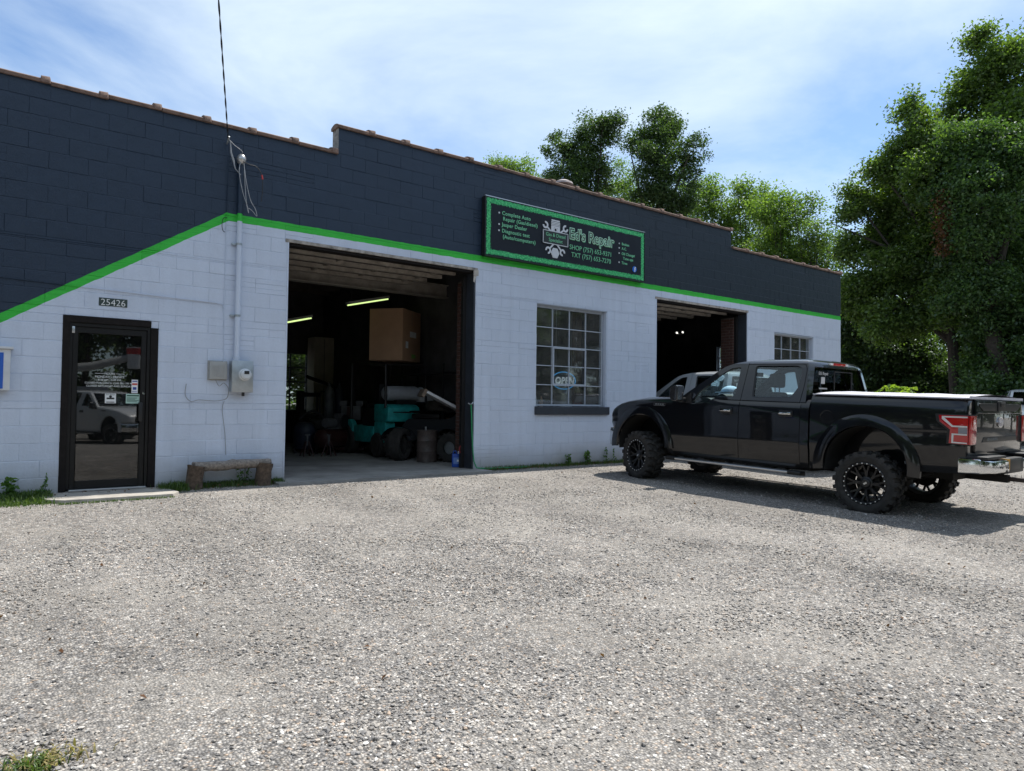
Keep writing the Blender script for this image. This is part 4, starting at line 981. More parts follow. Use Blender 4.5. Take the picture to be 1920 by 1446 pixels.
    # glass
    for s in (1, -1):
        for W_, nm in ((FWIN, 'front'), (RWIN, 'rear')):
            c = (sum(p[0] for p in W_)/len(W_), sum(p[1] for p in W_)/len(W_))
            poly = [(c[0]+(a-c[0])*1.02, c[1]+(b-c[1])*1.02) for a, b in W_]
            q = MB(); q.prism(poly, 0, .004, lambda a, b, d: (a, s*(gy(max(b, 1.30))-.028-d), b)); q.build('side_window', M_cglass, T, smooth=False)
            # dark seal round the opening
            big = [(c[0]+(a-c[0])*1.03, c[1]+(b-c[1])*1.04) for a, b in W_]; n = len(W_)
            q = MB(); q.add([(a, s*(gy(b)-.010), b) for a, b in W_]+[(a, s*(gy(b)-.030), b) for a, b in W_]+[(c[0]+(a-c[0])*.975, s*(gy(b)-.022), c[1]+(b-c[1])*.965) for a, b in W_], [(i, (i+1) % n, n+(i+1) % n, n+i) for i in range(n)]+[(i, (i+1) % n, 2*n+(i+1) % n, 2*n+i) for i in range(n)])
            q.build('window_seal', M_trim, T, smooth=False)
    q = MB(); nz, ny = 6, 14; vs = []
    for j in range(nz+1):
        z = 1.385+(1.875-1.385)*j/nz; w = gy(z)-.055
        for i in range(ny+1):
            y = -w+2*w*i/ny; vs.append((interp(XF, z)+CF*(1-abs(y/gy(z))**2.6)-.018, y, z))
    q.add(vs, [(j*(ny+1)+i, j*(ny+1)+i+1, (j+1)*(ny+1)+i+1, (j+1)*(ny+1)+i) for j in range(nz) for i in range(ny)]); q.build('windshield', M_cglass, T, ang=60)
    q = MB(); vs = []
    for z in (1.49, 1.87):
        for y in np.linspace(-(gy(z)-.10), gy(z)-.10, 9): vs.append((interp(XR, z)+CRR*abs(y/gy(z))**5+.02, y, z))
    q.add(vs, [(i, i+1, 10+i, 9+i) for i in range(8)]); rg = q.build('rear_window', M_tglass, T, ang=60)
    q = MB()
    for a, b, c, d in ((-.26, -.245, 1.54, 1.80), (.245, .26, 1.54, 1.80), (-.26, .26, 1.80, 1.812), (-.26, .26, 1.528, 1.54)): q.box(.775, .79, a, b, c, d)
    q.data = None; q.build('slider_frame', M_trim, rg, smooth=False)
    RM = Matrix.Translation((.776, .70, 1.75)) @ Matrix(((0, 0, -1, 0), (-1, 0, 0, 0), (0, 1, 0, 0), (0, 0, 0, 1)))
    text("Ed's Repair", .062, 'window_decal', M_plast, rg, RM, sx=.95)
    q = MB(); q.box(.774, .777, .53, .63, 1.63, 1.72); q.box(.774, .777, .46, .68, 1.555, 1.575); q.build('window_decal', M_plast, rg, smooth=False)
    # brake lamp on the roof edge
    q = MB(); q.box(.835, .875, -.18, .18, 1.898, 1.930); hb = q.build('high_brake_lamp', M_red, T, bevel=.006)
    q = MB(); q.box(.832, .872, -.26, -.182, 1.898, 1.929); q.box(.832, .872, .182, .26, 1.898, 1.929); q.build('cargo_lamp', M_lens, hb, bevel=.006)
    # interior
    q = MB(); q.box(.84, 2.95, -.875, .875, .60, .70); q.build('cab_floor', M_seat, T, smooth=False)
    q = MB(); q.prism(rounded([(2.30, 1.10), (2.30, 1.33), (2.42, 1.385), (2.86, 1.38), (2.86, 1.0), (2.45, 1.0)], .05), -.86, .86, lambda a, b, d: (a, d, b)); dash = q.build('dashboard', M_trim, T)
    q = MB(); q.prism(rounded([(2.26, 1.30), (2.28, 1.42), (2.36, 1.455), (2.5, 1.40), (2.4, 1.28)], .03), .18, .58, lambda a, b, d: (a, d, b)); q.build('instrument_hood', M_trim, dash)
    st_ = empty('steering_wheel'); st_.parent = T; st_.location = (2.13, .38, 1.36); st_.rotation_euler = (0, R(-62), 0)
    q = MB(); q.lathe([(.19+.016*math.cos(a), .016*math.sin(a)) for a in np.linspace(0, 2*math.pi, 9)[:-1]], 32, 'Z', closed=True); q.build('wheel_ring', M_trim, st_)
    q = MB(); q.box(-.19, .19, -.02, .02, -.02, .0); q.box(-.02, .02, -.19, 0, -.02, .0); q.blob((0, 0, -.01), (.075, .075, .03), 12, 6); q.build('wheel_spokes', M_trim, st_)
    def seat(x, y, zt, w):
        e = empty('seat'); e.parent = T
        q = MB(); q.prism(rounded([(x-.06, .9), (x-.10, zt-.05), (x-.08, zt), (x+.0, zt), (x+.06, .95), (x+.5, .92), (x+.5, .80), (x-.04, .78)], .04), y-w/2, y+w/2, lambda a, b, d: (a, d, b)); q.build('cushion', M_seat, e, bevel=.02)
        return e
    def head(e, x, y, z0, z1):
        q = MB(); q.box(x-.06, x+.06, y-.14, y+.14, z0, z1); q.build('headrest', M_seat, e, bevel=.045, seg=3)
        q = MB(); q.tube([(x, y-.06, z0-.09), (x, y-.06, z0+.02)], .008, 6); q.tube([(x, y+.06, z0-.09), (x, y+.06, z0+.02)], .008, 6); q.build('headrest_post', M_alu, e)
    for y in (.40, -.40): e = seat(1.62, y, 1.50, .52); head(e, 1.55, y, 1.565, 1.77)
    e = seat(1.02, 0, 1.44, 1.45)
    for y in (.45, 0, -.45): head(e, .955, y, 1.475, 1.66)
    q = MB(); q.box(2.10, 2.13, -.13, .13, 1.735, 1.80); q.tube([(2.13, 0, 1.77), (2.22, 0, 1.84)], .012, 6); q.build('rear_view_mirror', M_trim, T, bevel=.012)
    # door mirrors
    for s in (1, -1):
        e = empty('door_mirror'); e.parent = T
        q = MB(); q.prism(rounded([(2.74, 1.315), (2.74, 1.555), (2.79, 1.565), (2.87, 1.53), (2.89, 1.42), (2.86, 1.32)], .035), s*1.03, s*1.20, lambda a, b, d: (a, d, b)); q.build('housing', mat('mirror_cap', (.03, .03, .032), .12, coat=1) if s > 0 else M_trim, e, bevel=.014)
        q = MB(); q.box(2.734, 2.7385, s*1.05, s*1.18, 1.34, 1.55); q.build('mirror_glass', M_chrome, e, smooth=False)
        q = MB(); q.box(2.735, 2.83, s*.94, s*1.05, 1.30, 1.37); q.build('arm', M_trim, e, bevel=.015)
        q = MB(); q.prism([(2.63, 1.292), (2.80, 1.292), (2.80, 1.33), (2.66, 1.45)], s*.945, s*.972, lambda a, b, d: (a, d, b)); q.build('sail', M_trim, e, smooth=False)
    # tailgate
    TG = empty('tailgate'); TG.parent = T
    q = MB(); q.box(-1.128, -1.085, -.795, .795, .865, 1.475); q.build('panel', M_paint, TG, bevel=.014)
    fz = lambda a, b, d: (d, a, b)
    q = MB(); q.prism(rounded([(.72, 1.435), (.72, 1.40), (.58, 1.345), (-.58, 1.345), (-.72, 1.40), (-.72, 1.435)], .02), -1.136, -1.120, fz); q.build('upper_insert', M_trim, TG, bevel=.004)
    q = MB(); q.box(-1.142, -1.125, -.78, .78, 1.318, 1.334); q.build('spoiler_line', M_paint, TG, bevel=.004)
    q = MB(); q.box(-1.150, -1.13, -.13, .13, 1.345, 1.462); q.build('handle_housing', M_trim, TG, bevel=.01); q = MB(); q.box(-1.160, -1.15, -.07, .07, 1.40, 1.445); q.build('handle', M_black, TG, bevel=.006)
    q = MB(); q.prism(rounded([(.60, .985), (.55, 1.045), (-.62, 1.045), (-.62, .985)], .01), -1.134, -1.122, fz); q.build('lower_insert', M_black, TG, bevel=.003)
    q = MB(); rr = random.Random(2); yy = .44
    for wd in (.05, .03, .035, .05, .05, .04): q.box(-1.137, -1.133, yy-wd, yy, .998, 1.032); yy -= wd+.018
    q.build('raised_lettering', M_chrome, TG, smooth=False)
    q = MB(); n = 30; q.prism([(.100*math.cos(2*math.pi*i/n), 1.215+.062*math.sin(2*math.pi*i/n)) for i in range(n)], -1.140, -1.126, fz); q.build('oval_badge', M_chrome, TG, smooth=False)
    q = MB(); q.prism([(.088*math.cos(2*math.pi*i/n), 1.215+.051*math.sin(2*math.pi*i/n)) for i in range(n)], -1.1425, -1.1395, fz); q.build('oval_badge_field', mat('badge_blue', (.008, .02, .09), .2, coat=1), TG, smooth=False)
    BM = Matrix.Translation((-1.144, .072, 1.195)) @ Matrix(((0, 0, -1, 0), (-1, 0, 0, 0), (0, 1, 0, 0), (0, 0, 0, 1)))
    text('Ford', .062, 'badge_script', M_chrome, TG, BM, shear=.3)
    # tail lamps
    for s in (1, -1):
        e = empty('tail_lamp'); e.parent = T
        fs = lambda a, b, d: (a, s*d, b)
        out = [(-.775, 1.300), (-1.115, 1.303), (-1.115, .955), (-.895, .962), (-.905, 1.120), (-.79, 1.215)]
        q = MB(); q.prism(out, .95, .997, fs); q.box(-1.132, -1.09, s*.80, s*.985, .955, 1.303); q.build('bezel', M_trim, e, bevel=.005)
        ins = [(-.815, 1.288), (-1.117, 1.291), (-1.117, .967), (-.925, .973), (-.935, 1.128), (-.828, 1.215)]
        q = MB(); q.prism(ins, .995, 1.004, fs); q.box(-1.140, -1.120, s*.808, s*.995, .967, 1.291); q.build('red_lens', M_red, e, bevel=.003)
        q = MB()
        strip = [(-.850, 1.278), (-1.11, 1.281), (-1.11, 1.265), (-.875, 1.262), (-.965, 1.175), (-1.11, 1.175), (-1.11, 1.158), (-.955, 1.158), (-.850, 1.245)]
        q.prism(strip, 1.004, 1.007, fs)
        q.prism([(-.955, 1.085), (-1.11, 1.085), (-1.11, 1.070), (-.975, 1.070), (-.972, .992), (-1.11, .990), (-1.11, .977), (-.955, .977)], 1.004, 1.007, fs)
        q.build('light_bar', M_lens, e, smooth=False)
        q = MB(); q.box(-1.112, -1.02, s*1.004, s*1.0065, 1.088, 1.155); q.build('reverse_lens', M_grl, e, smooth=False)
    # rear bumper with chrome ends, step pad and hitch
    RB = empty('rear_bumper'); RB.parent = T
    for s in (1, -1):
        q = MB(); q.add([(-1.02, s*1.0, .645), (-1.24, s*.985, .655), (-1.335, s*.80, .66), (-1.345, s*.36, .66), (-1.02, s*1.0, .815), (-1.235, s*.985, .815), (-1.325, s*.80, .79), (-1.335, s*.36, .79), (-1.02, s*.30, .66), (-1.02, s*.30, .80)],
              [(0, 1, 5, 4), (1, 2, 6, 5), (2, 3, 7, 6), (0, 8, 3, 2, 1), (4, 5, 6, 7, 9), (3, 8, 9, 7), (0, 4, 9, 8)]); q.build('chrome_end', M_chrome, RB, bevel=.018, seg=3)
        q = MB(); q.box(-1.30, -1.05, s*.34, s*.95, .812, .842); q.build('step_pad', M_trim, RB, bevel=.008)
        q = MB(); q.lathe([(0, -.004), (.013, -.004), (.013, .004)], 10, 'X', (-1.347, s*.62, .72)); q.lathe([(0, -.004), (.013, -.004), (.013, .004)], 10, 'X', (-1.348, s*.42, .71)); q.build('sensor', M_black, RB, smooth=False)
    q = MB(); q.box(-1.29, -1.02, -.355, .355, .62, .80); q.build('centre_step', M_trim, RB, bevel=.02)
    q = MB(); q.box(-1.296, -1.288, -.20, .20, .665, .785); q.build('licence_recess', M_black, RB, bevel=.004)
    q = MB(); q.box(-1.335, -1.315, .325, .345, .68, .79); q.box(-1.335, -1.06, .325, .345, .79, .802); q.build('yellow_marker', mat('amber_strip', (.50, .27, .04), .5), RB, smooth=False)
    HT = empty('tow_hitch'); HT.parent = T
    M_rust = mat('dark_rusty_steel', (.035, .024, .02), .7, var=.3)
    q = MB(); q.box(-1.24, -.80, -.045, .045, .50, .59); q.build('receiver', M_under, HT, bevel=.006)
    q = MB(); q.box(-1.45, -1.24, -.028, .028, .52, .57); q.build('draw_bar', M_rust, HT, bevel=.005)
    q = MB()
    for dy, dz in ((0, 1), (0, -1), (-1, 0)):
        q.tube([(-1.47, 0, .545), (-1.47, dy*.06, .545+dz*.06)], .018, 10); q.blob((-1.47, dy*.085, .545+dz*.085), (.030, .030, .030), 12, 8)
    q.tube([(-1.42, 0, .545), (-1.51, 0, .545)], .036, 12); q.build('three_ball_mount', M_rust, HT)
    # bed cover
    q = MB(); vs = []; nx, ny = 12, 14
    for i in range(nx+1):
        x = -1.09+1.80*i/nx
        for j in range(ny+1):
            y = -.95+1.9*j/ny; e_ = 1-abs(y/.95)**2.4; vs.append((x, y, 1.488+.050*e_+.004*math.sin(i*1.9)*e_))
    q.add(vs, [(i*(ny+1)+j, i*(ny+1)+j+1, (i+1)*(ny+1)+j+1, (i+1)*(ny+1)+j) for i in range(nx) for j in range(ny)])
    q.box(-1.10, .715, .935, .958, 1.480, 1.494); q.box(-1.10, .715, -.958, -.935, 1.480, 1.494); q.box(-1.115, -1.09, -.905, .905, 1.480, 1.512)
    q.build('tonneau_cover', mat('sun_sheen_vinyl', (.52, .51, .56), .5, var=.2, vscale=4), T, ang=40)  # black vinyl; pale base colour paints in the sun and sky sheen
    # side steps
    for s in (1, -1):
        e = empty('side_step'); e.parent = T
        q = MB(); q.prism(rounded([(s*.93, .395), (s*1.06, .405), (s*1.065, .44), (s*.94, .445)], .012), .98, 2.86, lambda a, b, d: (d, a, b)); q.build('bar', M_alu, e)
        for a, b in ((.80, .985), (2.855, 3.03)): q = MB(); q.prism(rounded([(s*.92, .388), (s*1.067, .40), (s*1.072, .447), (s*.935, .452)], .015), a, b, lambda a_, b_, d: (d, a_, b_)); q.build('end_cap', M_trim, e, bevel=.015)
        q = MB()
        for x in (1.1, 2.0, 2.8): q.tube([(x, s*.6, .50), (x, s*.98, .42)], .02, 8)
        q.build('bracket', M_under, e)
    # rocker trim, fuel door, fender badge
    q = MB(); q.lathe([(0, .9905), (.085, .9905), (.09, .986)], 28, 'Y', (.50, 0, 1.19)); q.lathe([(.086, .9925), (.092, .993)], 28, 'Y', (.50, 0, 1.19)); q.build('fuel_door', M_paint, T, ang=40)
    q = MB(); q.box(3.12, 3.36, .985, .996, 1.225, 1.270); fb = q.build('fender_vent', M_black, T, bevel=.005)
    q = MB(); q.box(3.13, 3.33, .996, .999, 1.230, 1.236)
    for i in range(4): q.box(3.15+i*.045, 3.18+i*.045, .996, .999, 1.243, 1.262)
    q.build('vent_badge', M_alu, fb, smooth=False)
    for s in (1, -1):
        q = MB(); q.prism(rounded([(4.14, 1.16), (4.36, 1.12), (4.42, 1.02), (4.44, .92), (4.30, .92), (4.18, 1.02)], .02), s*.70, s*.93, lambda a, b, d: (a, d*(1 if a < 4.3 else .93), b)); q.build('headlamp', M_grl, T, bevel=.01)
    q = MB(); q.box(4.46, 4.565, -.62, .62, .80, 1.06); gr = q.build('grille', M_black, T, bevel=.03)
    q = MB(); q.box(4.555, 4.585, -.60, .60, .90, .925); q.box(4.555, 4.585, -.60, .60, .97, .995); q.build('grille_bar', M_chrome, gr, bevel=.006)
    q = MB(); vs = []
    for z in (.52, .60, .76, .80):
        o = .02 if z in (.52, .80) else 0
        vs += [(4.10, .985-o, z), (4.36, .97-o, z), (4.56-o, .80, z), (4.62-o, .45, z), (4.63-o, 0, z), (4.62-o, -.45, z), (4.56-o, -.80, z), (4.36, -.97+o, z), (4.10, -.985+o, z)]
    q.add(vs, [(j*9+i, j*9+i+1, (j+1)*9+i+1, (j+1)*9+i) for j in range(3) for i in range(8)]); q.build('front_bumper', M_chrome, T, ang=50)
    q = MB(); q.box(4.10, 4.5, -.75, .75, .50, .85); q.build('bumper_core', M_under, T, smooth=False)
    q = MB(); q.box(.729, .751, -.93, .93, .50, 1.38); q.build('cab_gap', M_black, T, smooth=False)
    for o in list(T.children_recursive):
        if o.type == 'MESH' and o.name.split('.')[0] in ('cab_body', 'headlamp', 'grille', 'grille_bar', 'front_bumper', 'bumper_core'):
            for v in o.data.vertices:
                if v.co.x > 3.98: v.co.x = 3.98+(v.co.x-3.98)*.84
    make_wheel(T, 0, .865); make_wheel(T, 0, -.865); make_wheel(T, WBASE, .865, R(-14)); make_wheel(T, WBASE, -.865, R(-14))
    return T
TRK = make_truck()
TRK.location = (9.758, -5.614, -.185); TRK.rotation_euler = (0, -.0304, 1.598)
tag(TRK, 'lifted glossy black crew cab pickup on knobbly off-road tyres', 'truck')
M_wpaint2 = mat('bright_white_car_paint', (.66, .67, .68), .3, coat=.8)
def repaint(o, m=None):
    for ch in o.children_recursive:
        if ch.type != 'MESH': continue
        for sl in ch.material_slots:
            if sl.material == M_paint: sl.link = 'OBJECT'; sl.material = m or M_wpaint
def place(src, name, loc, psi, label, pit=0, m=None):
    c = copy_tree(src); c.name = name; c.location = loc; c.rotation_euler = (0, -pit, psi); tag(c, label, 'truck'); repaint(c, m); return c
place(TRK, 'pickup_truck', (13.10, -2.0, -.10), 1.571, 'silver white pickup nosed into the far garage bay behind the black truck', .012)
place(TRK, 'pickup_truck', (31.5, -.75, -.08), R(205), 'white pickup parked under the trees at the right edge', m=M_wpaint2)
place(TRK, 'pickup_truck', (3.05, -21.8, -.54), R(64), 'white pickup behind the camera, reflected in the door glass', m=M_wpaint2)
q = MB(); q.blob((0, 0, 0), (.16, .14, .10), 18, 10); q.v = [(x, y, max(z, -.01)) for x, y, z in q.v]
cap = q.build('cap', mat('pale_blue_cloth', (.45, .60, .75), .8, var=.1)); q = MB(); q.box(-.10, .10, .10, .22, -.012, .0); q.build('brim', mat('pale_blue_brim', (.40, .55, .70), .8), cap, bevel=.004)
cap.location = TRK.matrix_world.inverted() @ Vector((0, 0, 0)) if False else (9.6, -3.12, 1.375); tag(cap, 'pale blue cap lying on the black truck dashboard', 'cap')

# ------------------------------------------------------------------ trees
def leaf_material(name, c0, c1, trans=.35):
    m = bpy.data.materials.new(name); m.use_nodes = True; t = m.node_tree; t.nodes.clear(); L = t.links
    o = N(t, 'ShaderNodeOutputMaterial'); a = N(t, 'ShaderNodeAttribute', attribute_name='var')
    mx = N(t, 'ShaderNodeMixRGB'); mx.inputs[1].default_value = (*c0, 1); mx.inputs[2].default_value = (*c1, 1); L.new(a.outputs['Fac'], mx.inputs[0])
    d = N(t, 'ShaderNodeBsdfDiffuse'); tr = N(t, 'ShaderNodeBsdfTranslucent'); L.new(mx.outputs[0], d.inputs[0])
    br = N(t, 'ShaderNodeMixRGB', blend_type='MULTIPLY'); br.inputs[0].default_value = 1; br.inputs[2].default_value = (1.5, 1.7, .6, 1); L.new(mx.outputs[0], br.inputs[1]); L.new(br.outputs[0], tr.inputs[0])
    g = N(t, 'ShaderNodeBsdfGlossy', i_Roughness=.45); g.inputs[0].default_value = (.8, .85, .9, 1)
    m1 = N(t, 'ShaderNodeMixShader', i_0=trans); L.new(d.outputs[0], m1.inputs[1]); L.new(tr.outputs[0], m1.inputs[2])
    m2 = N(t, 'ShaderNodeMixShader', i_0=.035); L.new(m1.outputs[0], m2.inputs[1]); L.new(g.outputs[0], m2.inputs[2]); L.new(m2.outputs[0], o.inputs[0])
    return m
ML_dark = leaf_material('ivy_leaf', (.026, .050, .020), (.088, .138, .046), .40)
ML_mid = leaf_material('oak_leaf', (.046, .082, .024), (.155, .225, .055), .50)
ML_lite = leaf_material('maple_leaf', (.075, .135, .030), (.20, .28, .07), .48)
ML_red = leaf_material('dead_leaf', (.10, .045, .02), (.17, .085, .04), .3)
def leaves(name, pts, size, mt, parent, seed, droop=.0, aspect=.62):
    """one small folded blade per point"""
    rng = np.random.default_rng(seed); n = len(pts); pts = np.asarray(pts)
    nrm = rng.normal(size=(n, 3)); nrm[:, 2] = np.abs(nrm[:, 2])+.35; nrm /= np.linalg.norm(nrm, axis=1)[:, None]
    a = rng.normal(size=(n, 3)); a[:, 2] -= droop; a -= nrm*(a*nrm).sum(1)[:, None]; a /= np.linalg.norm(a, axis=1)[:, None]
    b = np.cross(nrm, a); s = size*rng.uniform(.6, 1.25, n)[:, None]
    v = np.empty((n, 4, 3)); v[:, 0] = pts-a*s*.5; v[:, 1] = pts+b*s*aspect*.5+nrm*s*.12; v[:, 2] = pts+a*s*.5; v[:, 3] = pts-b*s*aspect*.5+nrm*s*.12
    me = bpy.data.meshes.new(name); me.vertices.add(n*4); me.vertices.foreach_set('co', v.astype(np.float32).ravel())
    me.loops.add(n*4); me.loops.foreach_set('vertex_index', np.arange(n*4, dtype=np.int32)); me.polygons.add(n)
    me.polygons.foreach_set('loop_start', np.arange(0, n*4, 4, dtype=np.int32)); me.polygons.foreach_set('loop_total', np.full(n, 4, np.int32))
    at_ = me.attributes.new('var', 'FLOAT', 'FACE'); at_.data.foreach_set('value', rng.random(n).astype(np.float32)); me.update(); me.materials.append(mt)
    o = bpy.data.objects.new(name, me); C.objects.link(o); o.parent = parent
    return o
def clumped(lobes, n, rng, per=70, sig=.30, fill=.5):
    """leaf points in clumps spread through the lobes (cx,cy,cz,rx,ry,rz)"""
    vol = np.array([l[3]*l[4]*l[5] for l in lobes])**.72; vol /= vol.sum(); out = []
    m = max(1, n//per)
    which = rng.choice(len(lobes), m, p=vol)
    for w in which:
        l = lobes[w]; d = rng.normal(size=3); d /= np.linalg.norm(d); r = fill+(1-fill)*rng.random()**.6
        if rng.random() < .08: r *= 1.08
        c = np.array(l[:3])+d*np.array(l[3:6])*r; k = int(per*rng.uniform(.5, 1.5)); sg = sig*rng.uniform(.6, 1.4)
        out.append(c+np.clip(rng.normal(size=(k, 3)), -1.7, 1.7)*np.array([sg, sg, sg*.7]))
    return np.concatenate(out)
def trunk(parent, base, top, r, lobes, rng, nb=9, lean=.0, mt=None):
    q = MB(); base, top = Vector(base), Vector(top); P = [base.lerp(top, t)+Vector((rng.normal()*.12, rng.normal()*.12, 0))*(1 if 0 < t < 1 else 0) for t in np.linspace(0, 1, 9)]
    q.tube(P, [r*(1.25 if i == 0 else 1-.085*i) for i in range(9)], 10)
    for i in range(min(nb, len(lobes)*2)):
        l = lobes[i % len(lobes)]; a = P[min(8, 3+i % 5)]; e = Vector(l[:3])+Vector((rng.normal()*.4, rng.normal()*.4, rng.normal()*.3))
        md = a.lerp(e, .5)+Vector((0, 0, .25)); q.tube([a, a.lerp(md, .5), md, md.lerp(e, .6), e], [r*.42, r*.34, r*.25, r*.15, r*.06], 7)
    return q.build('trunk', mt or M_bark, parent)
def tree_px(name, label, dist, lobes_px, n, size, mt, seed, base_px, tr=.28, depth=.8, group=None, per=70, sig=.30, fill=.5, droop=0, topk=.8, nb=9):
    """lobes given as photo pixels and radii; built at a real distance with real depth"""
    rng = np.random.default_rng(seed); lobes = []
    for lx, ly, rx, ry in lobes_px:
        p = at(lx, ly, dist+rng.normal()*.8); dep = (p-CAM).dot(fwd); s = dep/FPX
        lobes.append((p.x, p.y, p.z, rx*s*.88, rx*s*depth, ry*s*.88))
        for _ in range(4):
            th = rng.uniform(0, 6.28); rr_ = rng.uniform(.25, .5)
            c = p+right*(math.cos(th)*rx*s*.85)+Vector((0, 0, math.sin(th)*ry*s*.85))+flat*(rng.normal()*rx*s*.4)
            lobes.append((c.x, c.y, c.z, rx*s*rr_, rx*s*rr_, ry*s*rr_*.9))
    b = at(base_px, 760, dist); b.z = 0
    e = empty(name, b, label=label, cat='tree', group=group)
    lo = [(l[0]-b.x, l[1]-b.y, l[2]-b.z, *l[3:]) for l in lobes]
    tz = max(l[2]+l[5] for l in lo); top = max(lo, key=lambda l: l[2])
    trunk(e, (0, 0, -.1), (top[0]*.6, top[1]*.6, tz*topk), tr, lo[::5], rng, nb)
    leaves('crown', clumped(lo, int(n*1.75), rng, per, sig*.88, fill), size*.76, mt, e, seed+1, droop)
    return e, lo
# the two ivy-clad trees behind the roof
tree_px('ivy_clad_tree', 'dark ivy-covered tree standing behind the roof, left of the pair', 44, [(1146, 238, 22, 26), (1118, 258, 34, 40), (1092, 285, 36, 40), (1052, 292, 26, 28), (1045, 262, 10, 14), (1075, 335, 44, 42), (1120, 330, 36, 40), (1095, 400, 50, 50), (1095, 520, 40, 90), (1098, 226, 12, 14)], 26000, .21, ML_dark, 11, 1100, .34, per=90, sig=.34, fill=.35)
tree_px('ivy_clad_tree', 'broad dark ivy-covered tree behind the roof, right of the pair', 45, [(1238, 240, 36, 34), (1205, 270, 32, 30), (1250, 285, 46, 44), (1296, 282, 26, 24), (1310, 262, 12, 12), (1215, 330, 40, 46), (1262, 350, 46, 50), (1296, 330, 20, 30), (1240, 420, 60, 60), (1245, 540, 45, 100), (1182, 262, 10, 14)], 30000, .21, ML_dark, 13, 1245, .36, per=90, sig=.34, fill=.35)
# lighter woods further back
woods = [('young_maple', 'pale leafy treetop just above the roof, farthest left of the wood', 52, [(935, 312, 26, 14), (985, 312, 26, 20), (960, 350, 50, 40), (1000, 370, 50, 45), (970, 450, 70, 70)], 970),
 ('young_maple', 'sunlit maple filling the gap between the two ivy-clad trees', 56, [(1165, 330, 22, 30), (1180, 370, 34, 40), (1150, 400, 40, 50), (1175, 480, 60, 80)], 1165),
 ('young_maple', 'light green maple right of the ivy-clad pair', 52, [(1330, 345, 26, 26), (1310, 375, 40, 36), (1345, 400, 44, 44), (1330, 470, 60, 60), (1320, 560, 60, 60)], 1330),
 ('young_maple', 'tall light green maple above the stepped end of the roof', 50, [(1395, 352, 26, 22), (1420, 385, 40, 36), (1385, 410, 40, 40), (1420, 460, 60, 50), (1400, 550, 70, 70)], 1405),
 ('young_maple', 'yellow-green maple above the low end of the roof', 48, [(1465, 372, 26, 24), (1450, 400, 36, 34), (1490, 420, 40, 40), (1470, 480, 60, 50), (1480, 570, 70, 80)], 1470),
 ('young_maple', 'grey-green tree beside the building corner', 46, [(1520, 395, 26, 30), (1545, 450, 36, 40), (1520, 500, 46, 50), (1560, 520, 40, 50), (1540, 600, 70, 80), (1570, 680, 60, 60)], 1540)]
for i, (nm, lb, ds, lp, bp) in enumerate(woods):
    tree_px(nm, lb, ds, lp, 15000, .22, ML_lite if i != 5 else ML_mid, 40+i*3, bp, .16, group='woods behind the garage', per=46, sig=.36, fill=.25, nb=10)
# a lower dark belt of wood closing the gaps
rng = np.random.default_rng(91); belt = []
for px in range(1565, 2150, 46):
    p = at(px, 640, 58+rng.normal()*2); belt.append((p.x, p.y, 4.0, 3.0, 3.0, 5.5))
for px in range(900, 1565, 60):
    p = at(px, 600, 66+rng.normal()*2); belt.append((p.x, p.y, 4.2, 3.4, 3.0, 4.6))
bo = leaves('far_wood', clumped(belt, 60000, rng, 60, .5, .2), .34, ML_mid, None, 92); tag(bo, 'dense belt of woodland far behind the lot', 'woodland', kind='stuff')
# the big trees on the right
tree_px('tall_tree', 'tallest tree at the right edge, crown cut by the frame', 38, [(1868, 95, 44, 46), (1905, 140, 60, 60), (1830, 150, 34, 40), (1800, 190, 40, 34), (1850, 200, 50, 50), (1940, 230, 80, 90), (1785, 225, 26, 26), (1990, 330, 110, 150), (1990, 520, 120, 150)], 42000, .22, ML_mid, 101, 1930, .45, per=80, sig=.36, fill=.35)
_, lo = tree_px('vine_draped_tree', 'huge vine-draped tree hanging like a curtain to the ground at right', 33, [(1795, 275, 36, 36), (1845, 270, 46, 40), (1900, 300, 60, 60), (1800, 340, 40, 50), (1850, 380, 70, 80), (1830, 460, 44, 70), (1900, 480, 80, 110), (1860, 560, 50, 80), (1895, 650, 62, 90), (1925, 710, 70, 60), (1890, 740, 60, 40), (1815, 540, 36, 50), (1845, 620, 36, 60), (1850, 715, 34, 50), (1980, 640, 80, 120)], 76000, .19, leaf_material('vine_leaf', (.034, .072, .030), (.118, .188, .060), .45), 111, 1890, .40, per=90, sig=.30, fill=.5, droop=1.2)
tree_px('spreading_tree', 'leaning tree with open spreading boughs left of the vine curtain', 35, [(1702, 205, 24, 26), (1728, 250, 36, 36), (1690, 290, 36, 34), (1655, 322, 40, 24), (1735, 330, 50, 50), (1612, 375, 36, 22), (1672, 380, 50, 44), (1600, 402, 26, 14), (1735, 420, 60, 60), (1650, 450, 46, 36), (1690, 510, 60, 46), (1640, 530, 40, 26), (1720, 580, 50, 44), (1780, 480, 50, 60), (1770, 560, 46, 50), (1590, 470, 30, 30), (1600, 560, 36, 40), (1660, 600, 50, 40), (1800, 620, 36, 40)], 62000, .20, ML_mid, 121, 1800, .26, per=60, sig=.30, fill=.35, nb=22, topk=.7)
tree_px('understory_tree', 'dark low tree growing behind the building corner', 39, [(1625, 600, 40, 46), (1600, 660, 36, 46), (1650, 660, 54, 60), (1700, 670, 40, 60), (1740, 690, 40, 50), (1610, 730, 50, 40), (1680, 735, 60, 40), (1760, 735, 50, 34), (1800, 720, 40, 40), (1580, 620, 26, 40), (1585, 560, 24, 30)], 42000, .20, ML_dark, 131, 1650, .16, per=70, sig=.30, fill=.3)
